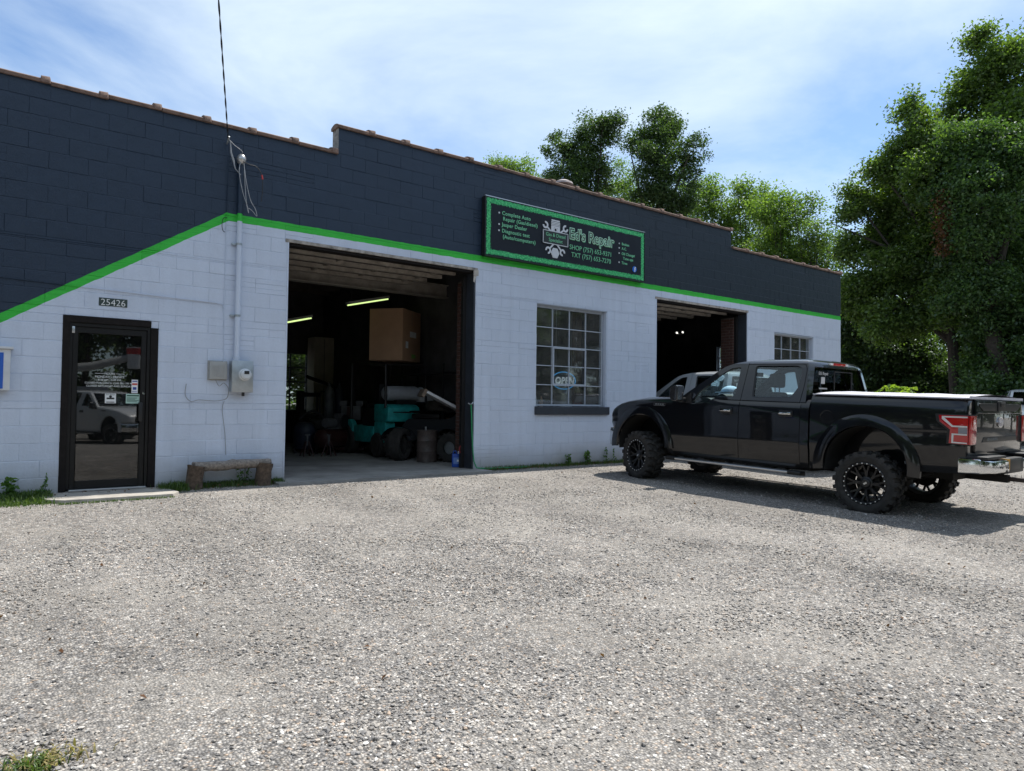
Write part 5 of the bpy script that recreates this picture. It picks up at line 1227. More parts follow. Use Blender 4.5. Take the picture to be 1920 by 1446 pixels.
# second bare stem of the leaning tree
e = empty('bare_stemmed_tree', at(1835, 745, 34.5)); e.location.z = 0; tag(e, 'dark bare trunk standing just left of the vine curtain', 'tree')
q = MB(); q.tube([(0, 0, -.1), (-.05, 0, 1.6), (.1, .1, 3.2), (-.2, .1, 5.4), (-.6, .2, 7.5)], [.34, .30, .26, .2, .1], 10); q.build('trunk', M_bark, e)
rg = np.random.default_rng(5); leaves('crown', clumped([(-.5, .3, 7.4, 1.4, 1.2, 1.2)], 2500, rg), .2, ML_dark, e, 6)
# dry brown vine hanging in the curtain
e = empty('dead_vine', at(1768, 420, 32.2), label='strand of dead brown vine hanging on the draped tree', cat='vine'); rg = np.random.default_rng(8)
leaves('dead_leaves', np.column_stack([rg.normal(0, .18, 700), rg.normal(0, .18, 700), rg.uniform(-1.3, 1.3, 700)]), .15, ML_red, e, 9)
q = MB(); q.tube([(0, 0, -1.4), (.05, 0, 0), (0, .05, 1.5)], .02, 6); q.build('stem', M_bark, e)
# yellow-green sumac shoots behind the truck bed
e = empty('sumac_shrub', at(1686, 742, 25), label='bright yellow-green sumac shrub peeking over the truck bed', cat='shrub'); e.location.z = 0
P = []; rg = np.random.default_rng(77); q = MB()
for i in range(16):
    a = rg.uniform(0, 6.28); L = rg.uniform(.3, .6); c = Vector((rg.normal()*.22, rg.normal()*.2, rg.uniform(1.45, 1.85)))
    q.tube([(c.x*.4, c.y*.4, 0), (c.x*.7, c.y*.7, c.z*.6), c], [.015, .012, .006], 5)
    for t in np.linspace(0, 1, 14):
        p = c+Vector((math.cos(a), math.sin(a), .25))*L*t; p.z -= .35*t*t
        for s in (-1, 1): P.append(p+Vector((-math.sin(a), math.cos(a), 0))*s*.09*(1-.5*t))
q.build('stem', M_bark, e); leaves('leaf_sprays', np.array(P), .17, leaf_material('sumac_leaf', (.14, .22, .03), (.26, .33, .07), .5), e, 78)
# more trees round the lot, behind the camera (they close the horizon and show in glass and paint)
src = None
def plain_tree(seed, h, mt):
    rg = np.random.default_rng(seed); e = empty('roadside_tree', cat='tree', group='trees on the far side of the lot')
    lo = [(rg.normal()*1.6, rg.normal()*1.6, h*f, rg.uniform(2, 3.1), rg.uniform(2, 3.1), rg.uniform(1.5, 2.4)) for f in (.18, .3, .42, .5, .6, .68, .76, .86, .9)]
    trunk(e, (0, 0, -.5), (0, 0, h*.8), .3, lo, rg, 8); leaves('crown', clumped(lo, 13000, rg, 60, .45, .3), .34, mt, e, seed+1); return e
protos = [plain_tree(201, 13, ML_mid), plain_tree(205, 15, ML_dark), plain_tree(209, 11, ML_mid)]
rg = np.random.default_rng(300); spots = []
for k, ang in enumerate(np.linspace(88, 318, 40)):
    d = 27+rg.uniform(0, 7)+(6 if 88 < ang < 190 else 0); spots.append((CAM.x+d*math.sin(R(ang)), CAM.y+d*math.cos(R(ang))))
for ang in np.linspace(-24, 4, 5): d = 40; spots.append((CAM.x+d*math.sin(R(ang)), CAM.y+d*math.cos(R(ang))+2))
names = ['roadside tree across the lot behind the camera, number %d counting round from the right' % (i+1) for i in range(len(spots))]
for i, (x, y) in enumerate(spots):
    p = protos[i % 3]; o = p if i < 3 else copy_tree(p)
    o.location = (x, y, gz(x, y)-.05); o.rotation_euler = (0, 0, rg.uniform(0, 6.28)); o.scale = (1, 1, rg.uniform(.85, 1.15))
    o['label'] = 'leafy tree across the lot, out of view behind or beside the camera'
for i, (x, y) in enumerate(((3.5, 16), (7.5, 15.5), (11.5, 17), (15, 16))):
    o = copy_tree(protos[i % 2]); o.name = 'bushy_tree'; o.location = (x, y, 0); o.scale = (.75, .75, .38); o['label'] = 'low bushy tree behind the garage, seen only through its back windows'; o['group'] = 'bushes behind the garage'

# ------------------------------------------------------------------ utility bucket truck seen only in the door glass
UT = empty('bucket_truck', (3.4, -25.5, -.66), (0, 0, R(8)), 'white bucket truck behind the camera, reflected in the door glass', 'truck')
q = MB(); q.box(-3.4, -.2, -1.1, 1.1, .95, 1.95); q.build('service_body', M_wpaint, UT, bevel=.05)
q = MB(); q.prism(rounded([(0, .8), (0, 2.3), (1.2, 2.3), (1.75, 1.6), (2.7, 1.45), (2.75, .8)], .1), -1.0, 1.0, lambda a, b, d: (a, d, b)); q.build('cab', M_wpaint, UT)
for s in (1, -1): q = MB(); q.prism([(.15, 1.55), (.15, 2.12), (1.12, 2.12), (1.5, 1.55)], s*.99, s*1.012, lambda a, b, d: (a, d, b)); q.build('side_window', M_black, UT, smooth=False)
q = MB(); q.add([(1.26, -.9, 2.22), (1.26, .9, 2.22), (1.76, .9, 1.62), (1.76, -.9, 1.62)], [(0, 1, 2, 3)]); q.v = [(x+.03, y, z+.03) for x, y, z in q.v]; q.build('windscreen', M_black, UT, smooth=False)
q = MB(); q.tube([(-2.6, 0, 1.9), (-2.6, 0, 2.9)], .25, 14); q.build('turret', M_wpaint, UT)
q = MB(); q.tube([(-2.9, 0, 2.7), (.6, 0, 3.2), (2.4, 0, 3.75)], [.22, .18, .15], 12); q.build('boom', M_plast, UT)
q = MB(); q.tube([(2.3, 0, 3.15), (2.3, 0, 4.1)], [.36, .40], 16); q.build('bucket', M_white, UT)
q = MB(); q.tube([(2.3, 0, 3.78), (2.3, 0, 4.05)], [.40, .412], 16); q.build('red_band', mat('red_band', (.45, .03, .03), .5), UT)
for x in (-2.4, 1.9):
    for s in (1, -1): q = MB(); q.lathe([(.0, -.14), (.42, -.14), (.47, -.10), (.47, .10), (.42, .14), (0, .14)], 24, 'Y', (x, s*.92, .47)); q.build('wheel', M_rubber, UT)
q = MB(); q.box(-3.3, 2.6, -.5, .5, .5, .95); q.build('chassis', M_under, UT, smooth=False)

# ------------------------------------------------------------------ inside the first bay
Z0 = .022
M_teal = mat('chipped_teal_paint', (.015, .31, .30), .5, var=.35, vscale=9, rvar=.15)
M_card = mat('cardboard', (.44, .27, .165), .85, var=.08, vscale=4)
FK = empty('forklift', (6.95, 2.62, Z0), label='old teal forklift with a grey gas tank, parked in the open bay', cat='forklift')
q = MB(); q.prism(rounded([(0, .72), (0, 1.02), (.14, 1.08), (.62, 1.08), (.62, .72)], .05), -.46, .26, lambda a, b, d: (d, a, b)); q.build('counterweight', M_teal, FK, bevel=.03)
q = MB(); q.prism(rounded([(.12, .30), (.10, .72), (.60, .72), (.60, .30)], .05), -.46, -.24, lambda a, b, d: (d, a, b)); q.prism(rounded([(.12, .30), (.10, .72), (.60, .72), (.60, .30)], .05), .24, .46, lambda a, b, d: (d, a, b)); q.build('rear_leg', M_teal, FK, bevel=.02)
q = MB(); q.box(-.48, .48, .60, 1.75, .28, .62); q.prism(rounded([(1.55, .30), (1.50, .62), (1.62, .74), (1.95, .74), (2.05, .60), (2.05, .30)], .06), -.52, -.40, lambda a, b, d: (d, a, b)); q.build('body', M_teal, FK, bevel=.03)
q = MB(); q.box(-.45, .45, .60, 1.2, .62, .98); q.build('engine_cover', M_trim, FK, bevel=.04)
q = MB(); q.box(-.26, .26, .85, 1.35, .98, 1.08); q.box(-.26, .26, .78, .88, 1.05, 1.5); q.build('seat', M_trim, FK, bevel=.03)
q = MB()
for x in (-.46, .46): q.tube([(x, .10, 1.0), (x, .12, 1.85), (x, 1.7, 1.98)], .028, 8); q.tube([(x, 1.70, .6), (x, 1.7, 1.98)], .028, 8)
for y in np.linspace(.15, 1.65, 8): q.tube([(-.46, y, 1.87+y*.07), (.46, y, 1.87+y*.07)], .018, 6)
q.build('overhead_guard', M_trim, FK)
q = MB(); q.lathe([(0, -.42), (.10, -.41), (.15, -.36), (.155, .30), (.13, .36), (.13, .42), (.145, .43), (.145, .46), (.10, .46), (.10, .40), (0, .40)], 24, 'X', (-.0, .30, 1.30)); tk = q.build('gas_tank', mat('tank_grey', (.34, .36, .39), .45, var=.15), FK)
q = MB()
for k in range(4):
    a = math.pi/4*k; q.tube([(.455, .30+.13*math.cos(a), 1.30+.13*math.sin(a)), (.455, .30-.13*math.cos(a), 1.30-.13*math.sin(a))], .012, 5)
q.build('tank_collar_bars', M_steel, tk)
q = MB(); q.box(-.20, .25, .12, .48, 1.08, 1.16); q.build('tank_bracket', M_black, FK, smooth=False)
q = MB()
for x in (-.30, .30): q.box(x-.06, x+.06, 1.98, 2.10, .05, 2.0)
q.box(-.36, .36, 2.0, 2.08, 1.0, 1.1); q.build('mast', M_trim, FK, bevel=.01)
for x in (-.42, .42):
    q = MB(); q.lathe([(0, -.10), (.10, -.10), (.11, -.09), (.22, -.10), (.25, -.07), (.25, .07), (.22, .10), (0, .10)], 26, 'X', (x, .42, .25)); q.build('wheel', M_rubber, FK)
    q = MB(); q.lathe([(0, -.11), (.12, -.11), (.13, -.09), (.27, -.11), (.31, -.08), (.31, .08), (.27, .11), (0, .11)], 26, 'X', (x*1.05, 1.78, .31)); q.build('wheel', M_rubber, FK)
q = MB(); q.box(.30, .34, .0, .012, .55, .80, Matrix.Translation((.15, -.02, .0))); q.build('rag', M_plast, FK, smooth=False)
BX = empty('cardboard_box', (6.97, 3.26, 1.995), (0, 0, R(-53)), 'big plain cardboard box standing on top of the forklift guard', 'box')
q = MB(); q.box(-.37, .37, -.46, .46, 0, 1.06); q.build('carton', M_card, BX, bevel=.006)
q = MB(); q.box(-.373, .373, -.02, .02, 1.0605, 1.0625); q.box(.3695, .3715, -.02, .02, .75, 1.06); q.build('tape', mat('tape', (.34, .22, .13), .4), BX, smooth=False)
q = MB(); q.box(.371, .3735, -.10, .22, .50, .62); q.box(.371, .3735, -.30, -.18, .26, .40); q.build('paper_label', M_vinyl, BX, smooth=False)
q = MB(); q.box(.371, .3735, .0, .18, .07, .15); q.build('green_mark', mat('green_print', (.18, .40, .08), .6), BX, smooth=False)
# standing tyre, drum, quad bike, jug
TY = empty('worn_tyre', (6.50, 2.12, Z0), (0, 0, R(35)), 'worn black car tyre standing on edge in front of the forklift', 'tyre')
q = MB(); q.lathe([(.19, -.09), (.215, -.115), (.27, -.12), (.305, -.10), (.312, -.05), (.312, .05), (.305, .10), (.27, .12), (.215, .115), (.19, .09)], 40, 'Y', (0, 0, .312)); q.build('carcass', M_rubber, TY)
q = MB()
for k in (-.06, -.02, .02, .06): q.lathe([(.3135, k-.012), (.317, k-.010), (.317, k+.010), (.3135, k+.012)], 40, 'Y', (0, 0, .312))
q.build('tread_rib', M_rubber, TY)
DR = empty('oil_drum', (6.82, 1.65, Z0), label='rusty dark steel drum standing near the bay threshold', cat='drum')
q = MB(); q.lathe([(0, .0), (.185, 0), (.195, .01), (.19, .03), (.19, .18), (.198, .20), (.19, .22), (.19, .38), (.198, .40), (.19, .42), (.19, .57), (.197, .59), (.19, .60), (.18, .59), (0, .585)], 32, 'Z'); q.build('shell', mat('rusty_drum', (.085, .065, .058), .5, var=.5, vscale=9, bump=.3), DR)
q = MB(); q.tube([(.0, .05, .58), (.0, .05, .66)], .02, 8); q.build('bung_pipe', M_steel, DR)
M_qb = mat('glossy_black_plastic', (.03, .032, .036), .25)
QB = empty('quad_bike', (7.26, 2.05, Z0), (0, 0, R(-62)), 'black quad bike with knobbly tyres behind the drum', 'quad bike')
for x in (-.62, .58):
    for s in (1, -1):
        q = MB(); q.lathe([(.12, -.10), (.2, -.12), (.26, -.11), (.275, -.08), (.275, .08), (.26, .11), (.2, .12), (.12, .10)], 28, 'Y', (x, s*.40, .275))
        for k in range(16):
            a = 2*math.pi*k/16; Mx = Matrix.Translation((x, s*.40, .275)) @ Matrix.Rotation(a, 4, 'Y')
            q.box(-.025, .025, -.11, .11, .27, .292, Mx)
        wq = q.build('wheel', M_rubber, QB, ang=30); q = MB(); q.lathe([(0, .06), (.06, .07), (.13, .05), (.13, -.05), (0, -.05)], 20, 'Y', (x, s*.40, .275)); q.build('hub', M_steel, wq)
q = MB(); q.prism(rounded([(-.75, .55), (-.55, .80), (.35, .80), (.62, .92), (.95, .78), (.92, .50), (.4, .40), (-.4, .38)], .08), -.20, .20, lambda a, b, d: (a, d, b)); q.build('body', M_qb, QB, bevel=.03)
for x in (-.62, .58):
    for s in (1, -1): q = MB(); q.lathe([(.33, s*.20), (.35, s*.30), (.34, s*.55)], 14, 'Y', (x, 0, .29), R(15), R(165)); q.build('mudguard', M_qb, QB, fix=False)
q = MB()
for y in (-.3, -.1, .1, .3): q.tube([(.42, y, .95), (.98, y, .97)], .012, 6); q.tube([(-.95, y, .92), (-.4, y, .92)], .012, 6)
for x in (.42, .98, -.95, -.4): q.tube([(x, -.34, .94), (x, .34, .94)], .014, 6)
q.build('rack', M_trim, QB)
q = MB(); q.tube([(.28, -.36, 1.06), (.34, -.15, 1.0), (.36, 0, .95), (.34, .15, 1.0), (.28, .36, 1.06)], .016, 8); q.build('handlebar', M_trim, QB)
for s in (1, -1): q = MB(); q.blob((.93, s*.13, .72), (.03, .08, .05), 10, 6); q.build('headlamp', M_lens, QB)
q = MB(); q.box(-.5, .15, -.14, .14, .80, .90); q.build('saddle', M_black, QB, bevel=.04)
RB_ = empty('white_panel', (7.08, 1.45, 1.12), (R(0), R(27), R(-22)), 'pale flat panel lying tilted across the quad bike rack', 'panel')
q = MB(); q.box(-.45, .50, -.30, .32, 0, .05); q.build('board', M_white, RB_, bevel=.006)
q = MB(); q.box(-.50, -.445, -.31, .33, -.09, .06); q.build('edge_strip', M_wood, RB_, bevel=.004)
JG = empty('blue_jug', (6.70, .42, Z0), (0, 0, R(-30)), 'blue plastic fluid jug on the floor by the brick pier', 'jug')
q = MB(); q.box(-.085, .085, -.06, .06, 0, .235); q.build('bottle', mat('blue_plastic', (.015, .07, .36), .4), JG, bevel=.018, seg=3)
q = MB(); q.tube([(.04, 0, .235), (.04, 0, .275)], .022, 12); q.build('cap', M_vinyl, JG); q = MB(); q.tube([(-.06, 0, .22), (-.06, 0, .275), (-.02, 0, .285), (.0, 0, .24)], .012, 8); q.build('handle', mat('blue_plastic_b', (.015, .07, .36), .4), JG)
q = MB(); q.box(-.06, .06, -.0625, -.0605, .06, .17); q.build('label', mat('jug_label', (.12, .22, .50), .5), JG, smooth=False)
q = MB(); q.box(.0, .05, -.065, -.0628, .10, .135); q.build('label_print', M_vinyl, JG, smooth=False)
HS = empty('red_hose', (6.73, .26, .34), label='coiled red hose hanging by the brick pier above the jug', cat='hose')
for k in range(4): q = MB(); q.lathe([(.085+.010*math.cos(a), k*.012+.010*math.sin(a)) for a in np.linspace(0, 2*math.pi, 7)[:-1]], 28, 'Y', (.012*k, 0, -.012*k), closed=True); q.build('coil', mat('red_rubber', (.22, .025, .03), .5), HS)
GH = empty('green_hose', (6.70, .0, 0), label='green garden hose hanging down the bay jamb and trailing along the wall', cat='hose')
P = [(-.02, -.03, 1.12), (-.01, -.035, .95), (.0, -.035, .7), (.02, -.035, .4), (.05, -.04, .15), (.09, -.06, .045), (.2, -.09, .03), (.4, -.11, .025), (.62, -.10, .025), (.9, -.13, .02), (1.15, -.11, .02)]
q = MB(); q.tube([Vector(P[i]).lerp(Vector(P[i+1]), t) for i in range(len(P)-1) for t in (0, .5)]+[Vector(P[-1])], .011, 8); q.build('pipe', mat('green_hose', (.02, .25, .10), .4), GH)
q = MB(); q.tube([(-.05, .012, 1.14), (-.03, -.02, 1.12), (-.02, -.05, 1.13), (.01, -.05, 1.16)], .01, 6); q.build('hook', M_steel, GH)
# strip lights
for i, (p0, p1, lb) in enumerate((((5.95, 3.4, 3.10), (6.95, 3.6, 3.35), 'slanting fluorescent strip lamp nearest the cardboard box'), ((4.75, 4.3, 2.68), (5.65, 4.6, 2.92), 'fluorescent strip lamp farther back on the left in the bay'))):
    a, b = Vector(p0), Vector(p1); e = empty('strip_lamp', a, label=lb, cat='lamp'); d = b-a
    Mx = d.to_track_quat('X', 'Z').to_matrix().to_4x4(); L = d.length
    q = MB(); q.box(0, L, -.07, .07, .02, .07, Mx); q.build('housing', M_plast, e, smooth=False)
    for s in (-.035, .035): q = MB(); q.tube([Mx @ Vector((.02, s, .0)), Mx @ Vector((L-.02, s, .0))], .014, 8); q.build('tube', mat('lit_tube', (.6, .7, .3), .5, emit=((.72, .95, .35), .75)), e)
    q = MB(); q.tube([Mx @ Vector((.1, 0, .07)), Mx @ Vector((.1, 0, .07))+Vector((0, 0, 4.29-a.z-.1))], .006, 5); q.tube([Mx @ Vector((L-.1, 0, .07)), Mx @ Vector((L-.1, 0, .07))+Vector((0, 0, 4.26-b.z))], .006, 5); q.build('hanger', M_wire, e)
# dim workshop clutter at the back left of the bay
CB = empty('steel_cabinet', (7.05, 8.2, Z0), label='tall pale steel cabinet against the back wall beside the window', cat='cabinet')
q = MB(); q.box(.12, .68, 0, .5, 0, 2.85); q.build('case', mat('cream_steel', (.45, .40, .34), .5, var=.2, vscale=2), CB, bevel=.01); q = MB(); q.box(.395, .405, -.004, 0, .05, 2.8); q.box(.43, .45, -.03, 0, 1.2, 1.4); q.build('door_seam', M_black, CB, smooth=False)
TC = empty('tyre_changer', (6.35, 6.0, Z0), (0, 0, .3), 'dark tyre changing machine in the shadow at the back of the bay', 'machine')
q = MB(); q.box(-.4, .4, -.3, .3, 0, .75); q.build('base', M_trim, TC, bevel=.03); q = MB(); q.lathe([(0, .75), (.28, .75), (.28, .82), (0, .84)], 24, 'Z'); q.build('turntable', M_under, TC); q = MB(); q.box(-.5, -.38, -.08, .08, 0, 1.35); q.box(-.45, .1, -.06, .06, 1.22, 1.32); q.tube([(.05, 0, 1.28), (.05, 0, .85)], .025, 8); q.build('swing_arm', M_trim, TC, bevel=.01)
TB = empty('tool_chest', (5.2, 7.4, Z0), label='low dark tool chest on castors at the back of the bay', cat='tool chest')
q = MB(); q.box(-.5, .5, -.25, .25, .12, .95); q.build('case', M_trim, TB, bevel=.015)
for k in range(4): q = MB(); q.box(-.46, .46, -.262, -.25, .18+k*.19, .34+k*.19); q.build('drawer', M_under, TB, bevel=.004)
q = MB()
for x in (-.42, .42):
    for y in (-.2, .2): q.blob((x, y, .06), (.06, .03, .06), 10, 6)
q.build('castor', M_rubber, TB)
WB = empty('work_bench', (5.6, 8.45, Z0), label='cluttered work bench under the back window of the bay', cat='bench')
q = MB(); q.box(-1.6, 1.2, -.35, .4, .82, .88); q.build('top', M_under, WB, bevel=.008)
for x in (-1.5, 1.1): q = MB(); q.box(x-.04, x+.04, -.3, .35, 0, .82); q.build('leg', M_under, WB, smooth=False)
EH = empty('engine_hoist', (7.0, 7.2, Z0), (0, 0, 2.0), 'dark engine hoist with hanging chain in the middle of the bay', 'hoist')
q = MB(); q.box(-.6, .7, -.45, -.37, .05, .15); q.box(-.6, .7, .37, .45, .05, .15); q.box(-.62, -.5, -.45, .45, .05, .15); q.build('base', M_trim, EH, bevel=.008)
q = MB(); q.box(-.58, -.48, -.05, .05, .1, 1.5); q.build('post', M_trim, EH, bevel=.006); q = MB(); q.tube([(-.53, 0, 1.45), (.55, 0, 1.75)], .05, 8); q.build('boom', M_trim, EH); q = MB(); q.tube([(.53, 0, 1.72), (.53, 0, 1.25)], .012, 6); q.tube([(.53, 0, 1.25), (.57, 0, 1.2), (.52, 0, 1.16)], .014, 6); q.build('chain_hook', M_steel, EH)
q = MB(); q.box(.50, .56, -.012, -.008, 1.30, 1.42); q.build('paper_tag', M_vinyl, EH, smooth=False)
TP = empty('tyre_pile', (6.15, 5.2, Z0), label='stack of three black tyres in the dark of the bay', cat='tyres')
for k in range(3): q = MB(); q.lathe([(.19, -.1), (.23, -.12), (.30, -.10), (.32, 0), (.30, .10), (.23, .12), (.19, .1)], 28, 'Z', (.03*k, .02*k, .12+.24*k)); q.build('tyre', M_rubber, TP)
SH_ = empty('parts_shelf', (7.45, 2.6, Z0), label='shelf of pale cartons behind the quad bike', cat='shelf')
q = MB()
for z in (.5, 1.1, 1.7): q.box(-.2, .2, -.8, .9, z, z+.03)
for y in (-.78, .88): q.box(-.2, -.17, y-.02, y+.02, 0, 1.9); q.box(.17, .2, y-.02, y+.02, 0, 1.9)
q.build('rack', M_trim, SH_, smooth=False)
for k, (y, z, w, h) in enumerate(((.6, 1.13, .3, .22), (.05, .53, .25, .28), (.3, 1.13, .34, .18), (-.3, .53, .4, .3))):
    q = MB(); q.box(-.15, .15, y-w/2, y+w/2, z, z+h); q.build('carton', M_plast if k == 2 else M_card, SH_, bevel=.004)
# window one: neon sign and things on the shelf behind the glass
NS = empty('neon_open_sign', (8.98, .17, 1.60), label='OPEN neon sign in a blue oval behind the window panes', cat='sign')
M_tube = mat('white_neon', (.62, .64, .66), .4, emit=((.8, .92, 1), .22)); M_btube = mat('blue_neon', (.04, .22, .42), .3, emit=((.05, .32, .7), .35))
text('OPEN', .185, 'letter_tubes', M_tube, NS, wallM(0, -.066, 0), 'CENTER', outline=.0055, shear=.12, space=1.05)
q = MB(); q.tube([(.30*math.cos(a), .02, .165*math.sin(a)) for a in np.linspace(0, 2*math.pi, 41)], .010, 6, caps=False); q.build('oval_tube', M_btube, NS)
q = MB(); n = 32; q.prism([(.31*math.cos(2*math.pi*i/n), .175*math.sin(2*math.pi*i/n)) for i in range(n)], .035, .045, lambda a, b, d: (a, d, b)); q.build('backing', mat('smoke_blue', (.008, .03, .05), .3), NS, smooth=False)
q = MB(); q.tube([(-.2, .03, .16), (-.2, .03, 1.35)], .003, 5); q.tube([(.2, .03, .16), (.2, .03, 1.35)], .003, 5); q.build('hanging_chain', M_steel, NS)
DS = empty('window_display_shelf', (8.9, .45, 1.02), label='low display shelf with oil bottles behind the window', cat='shelf')
q = MB(); q.box(-.75, .95, -.2, .3, .0, .04); q.build('board', M_wood, DS, smooth=False)
q = MB()
for x in (-.7, .9): q.box(x-.03, x+.03, -.15, .25, -1.0, 0)
q.build('leg', M_wood, DS, smooth=False)
for k in range(5):
    x = -.68+k*.10; q = MB(); q.lathe([(0, .04), (.034, .04), (.036, .06), (.036, .19), (.015, .24), (.015, .28), (0, .28)], 14, 'Z', (x, -.02+.05*(k % 2), 0)); q.build('bottle', (M_vinyl, M_plast, M_red, M_white, M_card)[k], DS)
KG = empty('steel_keg', (9.28, .55, 1.06), label='bright steel keg standing on the display shelf behind the window', cat='keg')
q = MB(); q.lathe([(0, 0), (.17, 0), (.185, .02), (.18, .10), (.19, .11), (.19, .13), (.18, .14), (.18, .26), (.19, .27), (.19, .29), (.18, .30), (.17, .38), (0, .40)], 28, 'Z'); q.build('shell', M_alu, KG)
CT = empty('hanging_curtain', (9.62, .55, 1.2), label='brown curtain hanging inside the window at its right side', cat='curtain')
q = MB(); vs = []; n = 24
for j in range(2):
    for i in range(n+1): vs.append((-.12+.24*i/n, .04*math.sin(i*1.3), j*1.8))
q.add(vs, [(i, i+1, n+2+i, n+1+i) for i in range(n)]); q.build('cloth', mat('brown_cloth', (.12, .075, .055), .9, var=.2), CT, ang=60)
# twin spot lamp in the far bay
e = empty('twin_spot_lamp', (18.3, 4.9, 3.46), label='small twin emergency lamp glowing in the far bay', cat='lamp')
q = MB(); q.box(-.05, .05, -.12, .12, -.08, .05); q.build('case', M_black, e, bevel=.01)
for s in (-.2, .2): q = MB(); q.blob((-.08, s*.6, .08), (.032, .032, .032), 12, 8); q.tube([(-.02, s*.5, .03), (-.06, s*.6, .08)], .012, 6); q.build('spot', mat('lit_spot', (.9, .9, .9), .4, emit=((1, .97, .9), .9)), e)

# ------------------------------------------------------------------ weeds and grass
M_gr = leaf_material('grass_blade', (.035, .075, .015), (.12, .18, .04), .4); M_dry = leaf_material('dry_grass', (.20, .16, .06), (.32, .27, .12), .3)
def grass(name, label, area, n, h, mt, seed, parent=None, spread=.5):
    rg = np.random.default_rng(seed); q = MB(); var = []
    for i in range(n):
        x, y = area(rg); z = gz(x, y)-.006; a = rg.uniform(0, 6.28); L = h*rg.uniform(.35, 1.2); bend = rg.uniform(.1, .8)*spread*2; w = rg.uniform(.0025, .0055)
        d = Vector((math.cos(a), math.sin(a), 0)); s = Vector((-d.y, d.x, 0))*w; p = Vector((x, y, z)); m1 = p+d*L*.3*bend+Vector((0, 0, L*.6)); e = p+d*L*bend+Vector((0, 0, L*(1-.3*bend)))
        q.add([p-s, p+s, m1+s*.8, m1-s*.8, e], [(0, 1, 2, 3), (3, 2, 4)]); var += [rg.random()]*2
    me = q.mesh(name); at_ = me.attributes.new('var', 'FLOAT', 'FACE'); at_.data.foreach_set('value', var[:len(me.polygons)]); me.materials.append(mt)
    o = bpy.data.objects.new(name, me); C.objects.link(o); tag(o, label, 'grass', kind='stuff'); return o
grass('wall_grass', 'green grass along the wall left of the entry door', lambda g: (g.uniform(-1.2, .72), -.03-abs(g.normal())*.28), 6500, .10, M_gr, 1)
grass('sunlit_grass', 'low sunlit grass edging the left of the door slab', lambda g: (g.uniform(-1.2, .80), -.55-abs(g.normal())*.10), 2600, .05, M_gr, 2)
grass('slab_grass', 'thin grass along the front edge of the door slab', lambda g: (g.uniform(.75, 1.9), -.80-abs(g.normal())*.03), 500, .035, M_gr, 3)
grass('bench_grass', 'green weeds around the feet of the log bench', lambda g: (g.uniform(1.88, 3.45), -.03-abs(g.normal())*.10), 3000, .09, M_gr, 4)
grass('bench_side_grass', 'clump of grass at the left foot of the bench', lambda g: (2.06+g.normal()*.09, -.2+g.normal()*.10), 800, .12, M_gr, 5)
grass('window_weeds', 'sparse weeds along the wall under the big window', lambda g: (g.uniform(6.9, 11.3), -.03-abs(g.normal())*.08), 2600, .085, M_gr, 6)
grass('foreground_tuft', 'tuft of half dry grass at the bottom left corner', lambda g: (.19+g.normal()*.055, -6.86+g.normal()*.035), 130, .05, M_gr, 7, spread=.9)
grass('foreground_dry_grass', 'dry straw in the grass tuft at the bottom left corner', lambda g: (.22+g.normal()*.07, -6.84+g.normal()*.045), 170, .045, M_dry, 8, spread=1.0)
def weed(x, y, h, nleaf, size, seed, label, mt=M_gr, upright=True, lr=.10):
    rg = np.random.default_rng(seed); e = empty('weed', (x, y, gz(x, y)), label=label, cat='weed'); q = MB(); P = []
    for k in range(3 if not upright else 1):
        tx, ty = rg.normal()*.05, rg.normal()*.03
        q.tube([(0, 0, -.01), (tx*.5, ty*.5, h*.5), (tx, ty, h)], [.004, .003, .002], 5)
        for i in range(nleaf):
            t = .2+.8*i/nleaf; a = rg.uniform(0, 6.28); r_ = lr*rg.uniform(.4, 1)*(1.1-t if upright else .8); P.append((tx*t+math.cos(a)*r_, ty*t+math.sin(a)*r_, h*t+rg.normal()*.01))
    q.build('stem', M_gr if False else M_bark, e); leaves('leaves', np.array(P), size, mt, e, seed+50); return e
M_wl = leaf_material('weed_leaf', (.05, .12, .02), (.12, .22, .04), .45)
weed(.33, -.14, .24, 14, .085, 1, 'round-leaved weed by the wall near the left edge', M_wl, False, .07)
weed(.66, -.12, .26, 30, .045, 2, 'tall thin weed stalk beside the door casing', M_wl, True, .05); weed(.56, -.13, .17, 22, .04, 3, 'shorter weed stalk left of the tall one by the door', M_wl, True, .04)
weed(8.86, -.10, .20, 22, .06, 4, 'small leafy weed under the left half of the window', M_wl, False, .07); weed(9.35, -.10, .26, 26, .065, 5, 'leafy weed under the right half of the window', M_wl, False, .08); weed(9.85, -.10, .30, 30, .06, 6, 'tallest weed by the wall just left of the truck bumper', M_wl, True, .08); weed(10.1, -.08, .28, 24, .05, 7, 'weed against the wall hidden partly by the truck tyre', M_wl, True, .07)
weed(2.93, -.10, .26, 20, .05, 8, 'dark weed growing behind the bench between its stumps', M_wl, False, .09)

# ------------------------------------------------------------------ vent cap showing above the coping
p = at(1056, 345, 14.1)
RV = empty('roof_vent', (p.x, p.y, 4.52), label='small grey mushroom vent cap showing above the coping over the sign', cat='vent')
h_ = p.z-4.52
q = MB(); q.tube([(0, 0, 0), (0, 0, h_)], .09, 16); q.build('pipe', M_steel, RV)
q = MB(); q.lathe([(0, h_+.075), (.10, h_+.065), (.19, h_+.02), (.205, h_-.02), (.19, h_-.03), (0, h_-.01)], 28, 'Z'); q.build('cap', mat('pinkish_grey_cap', (.34, .29, .28), .6, var=.2), RV)

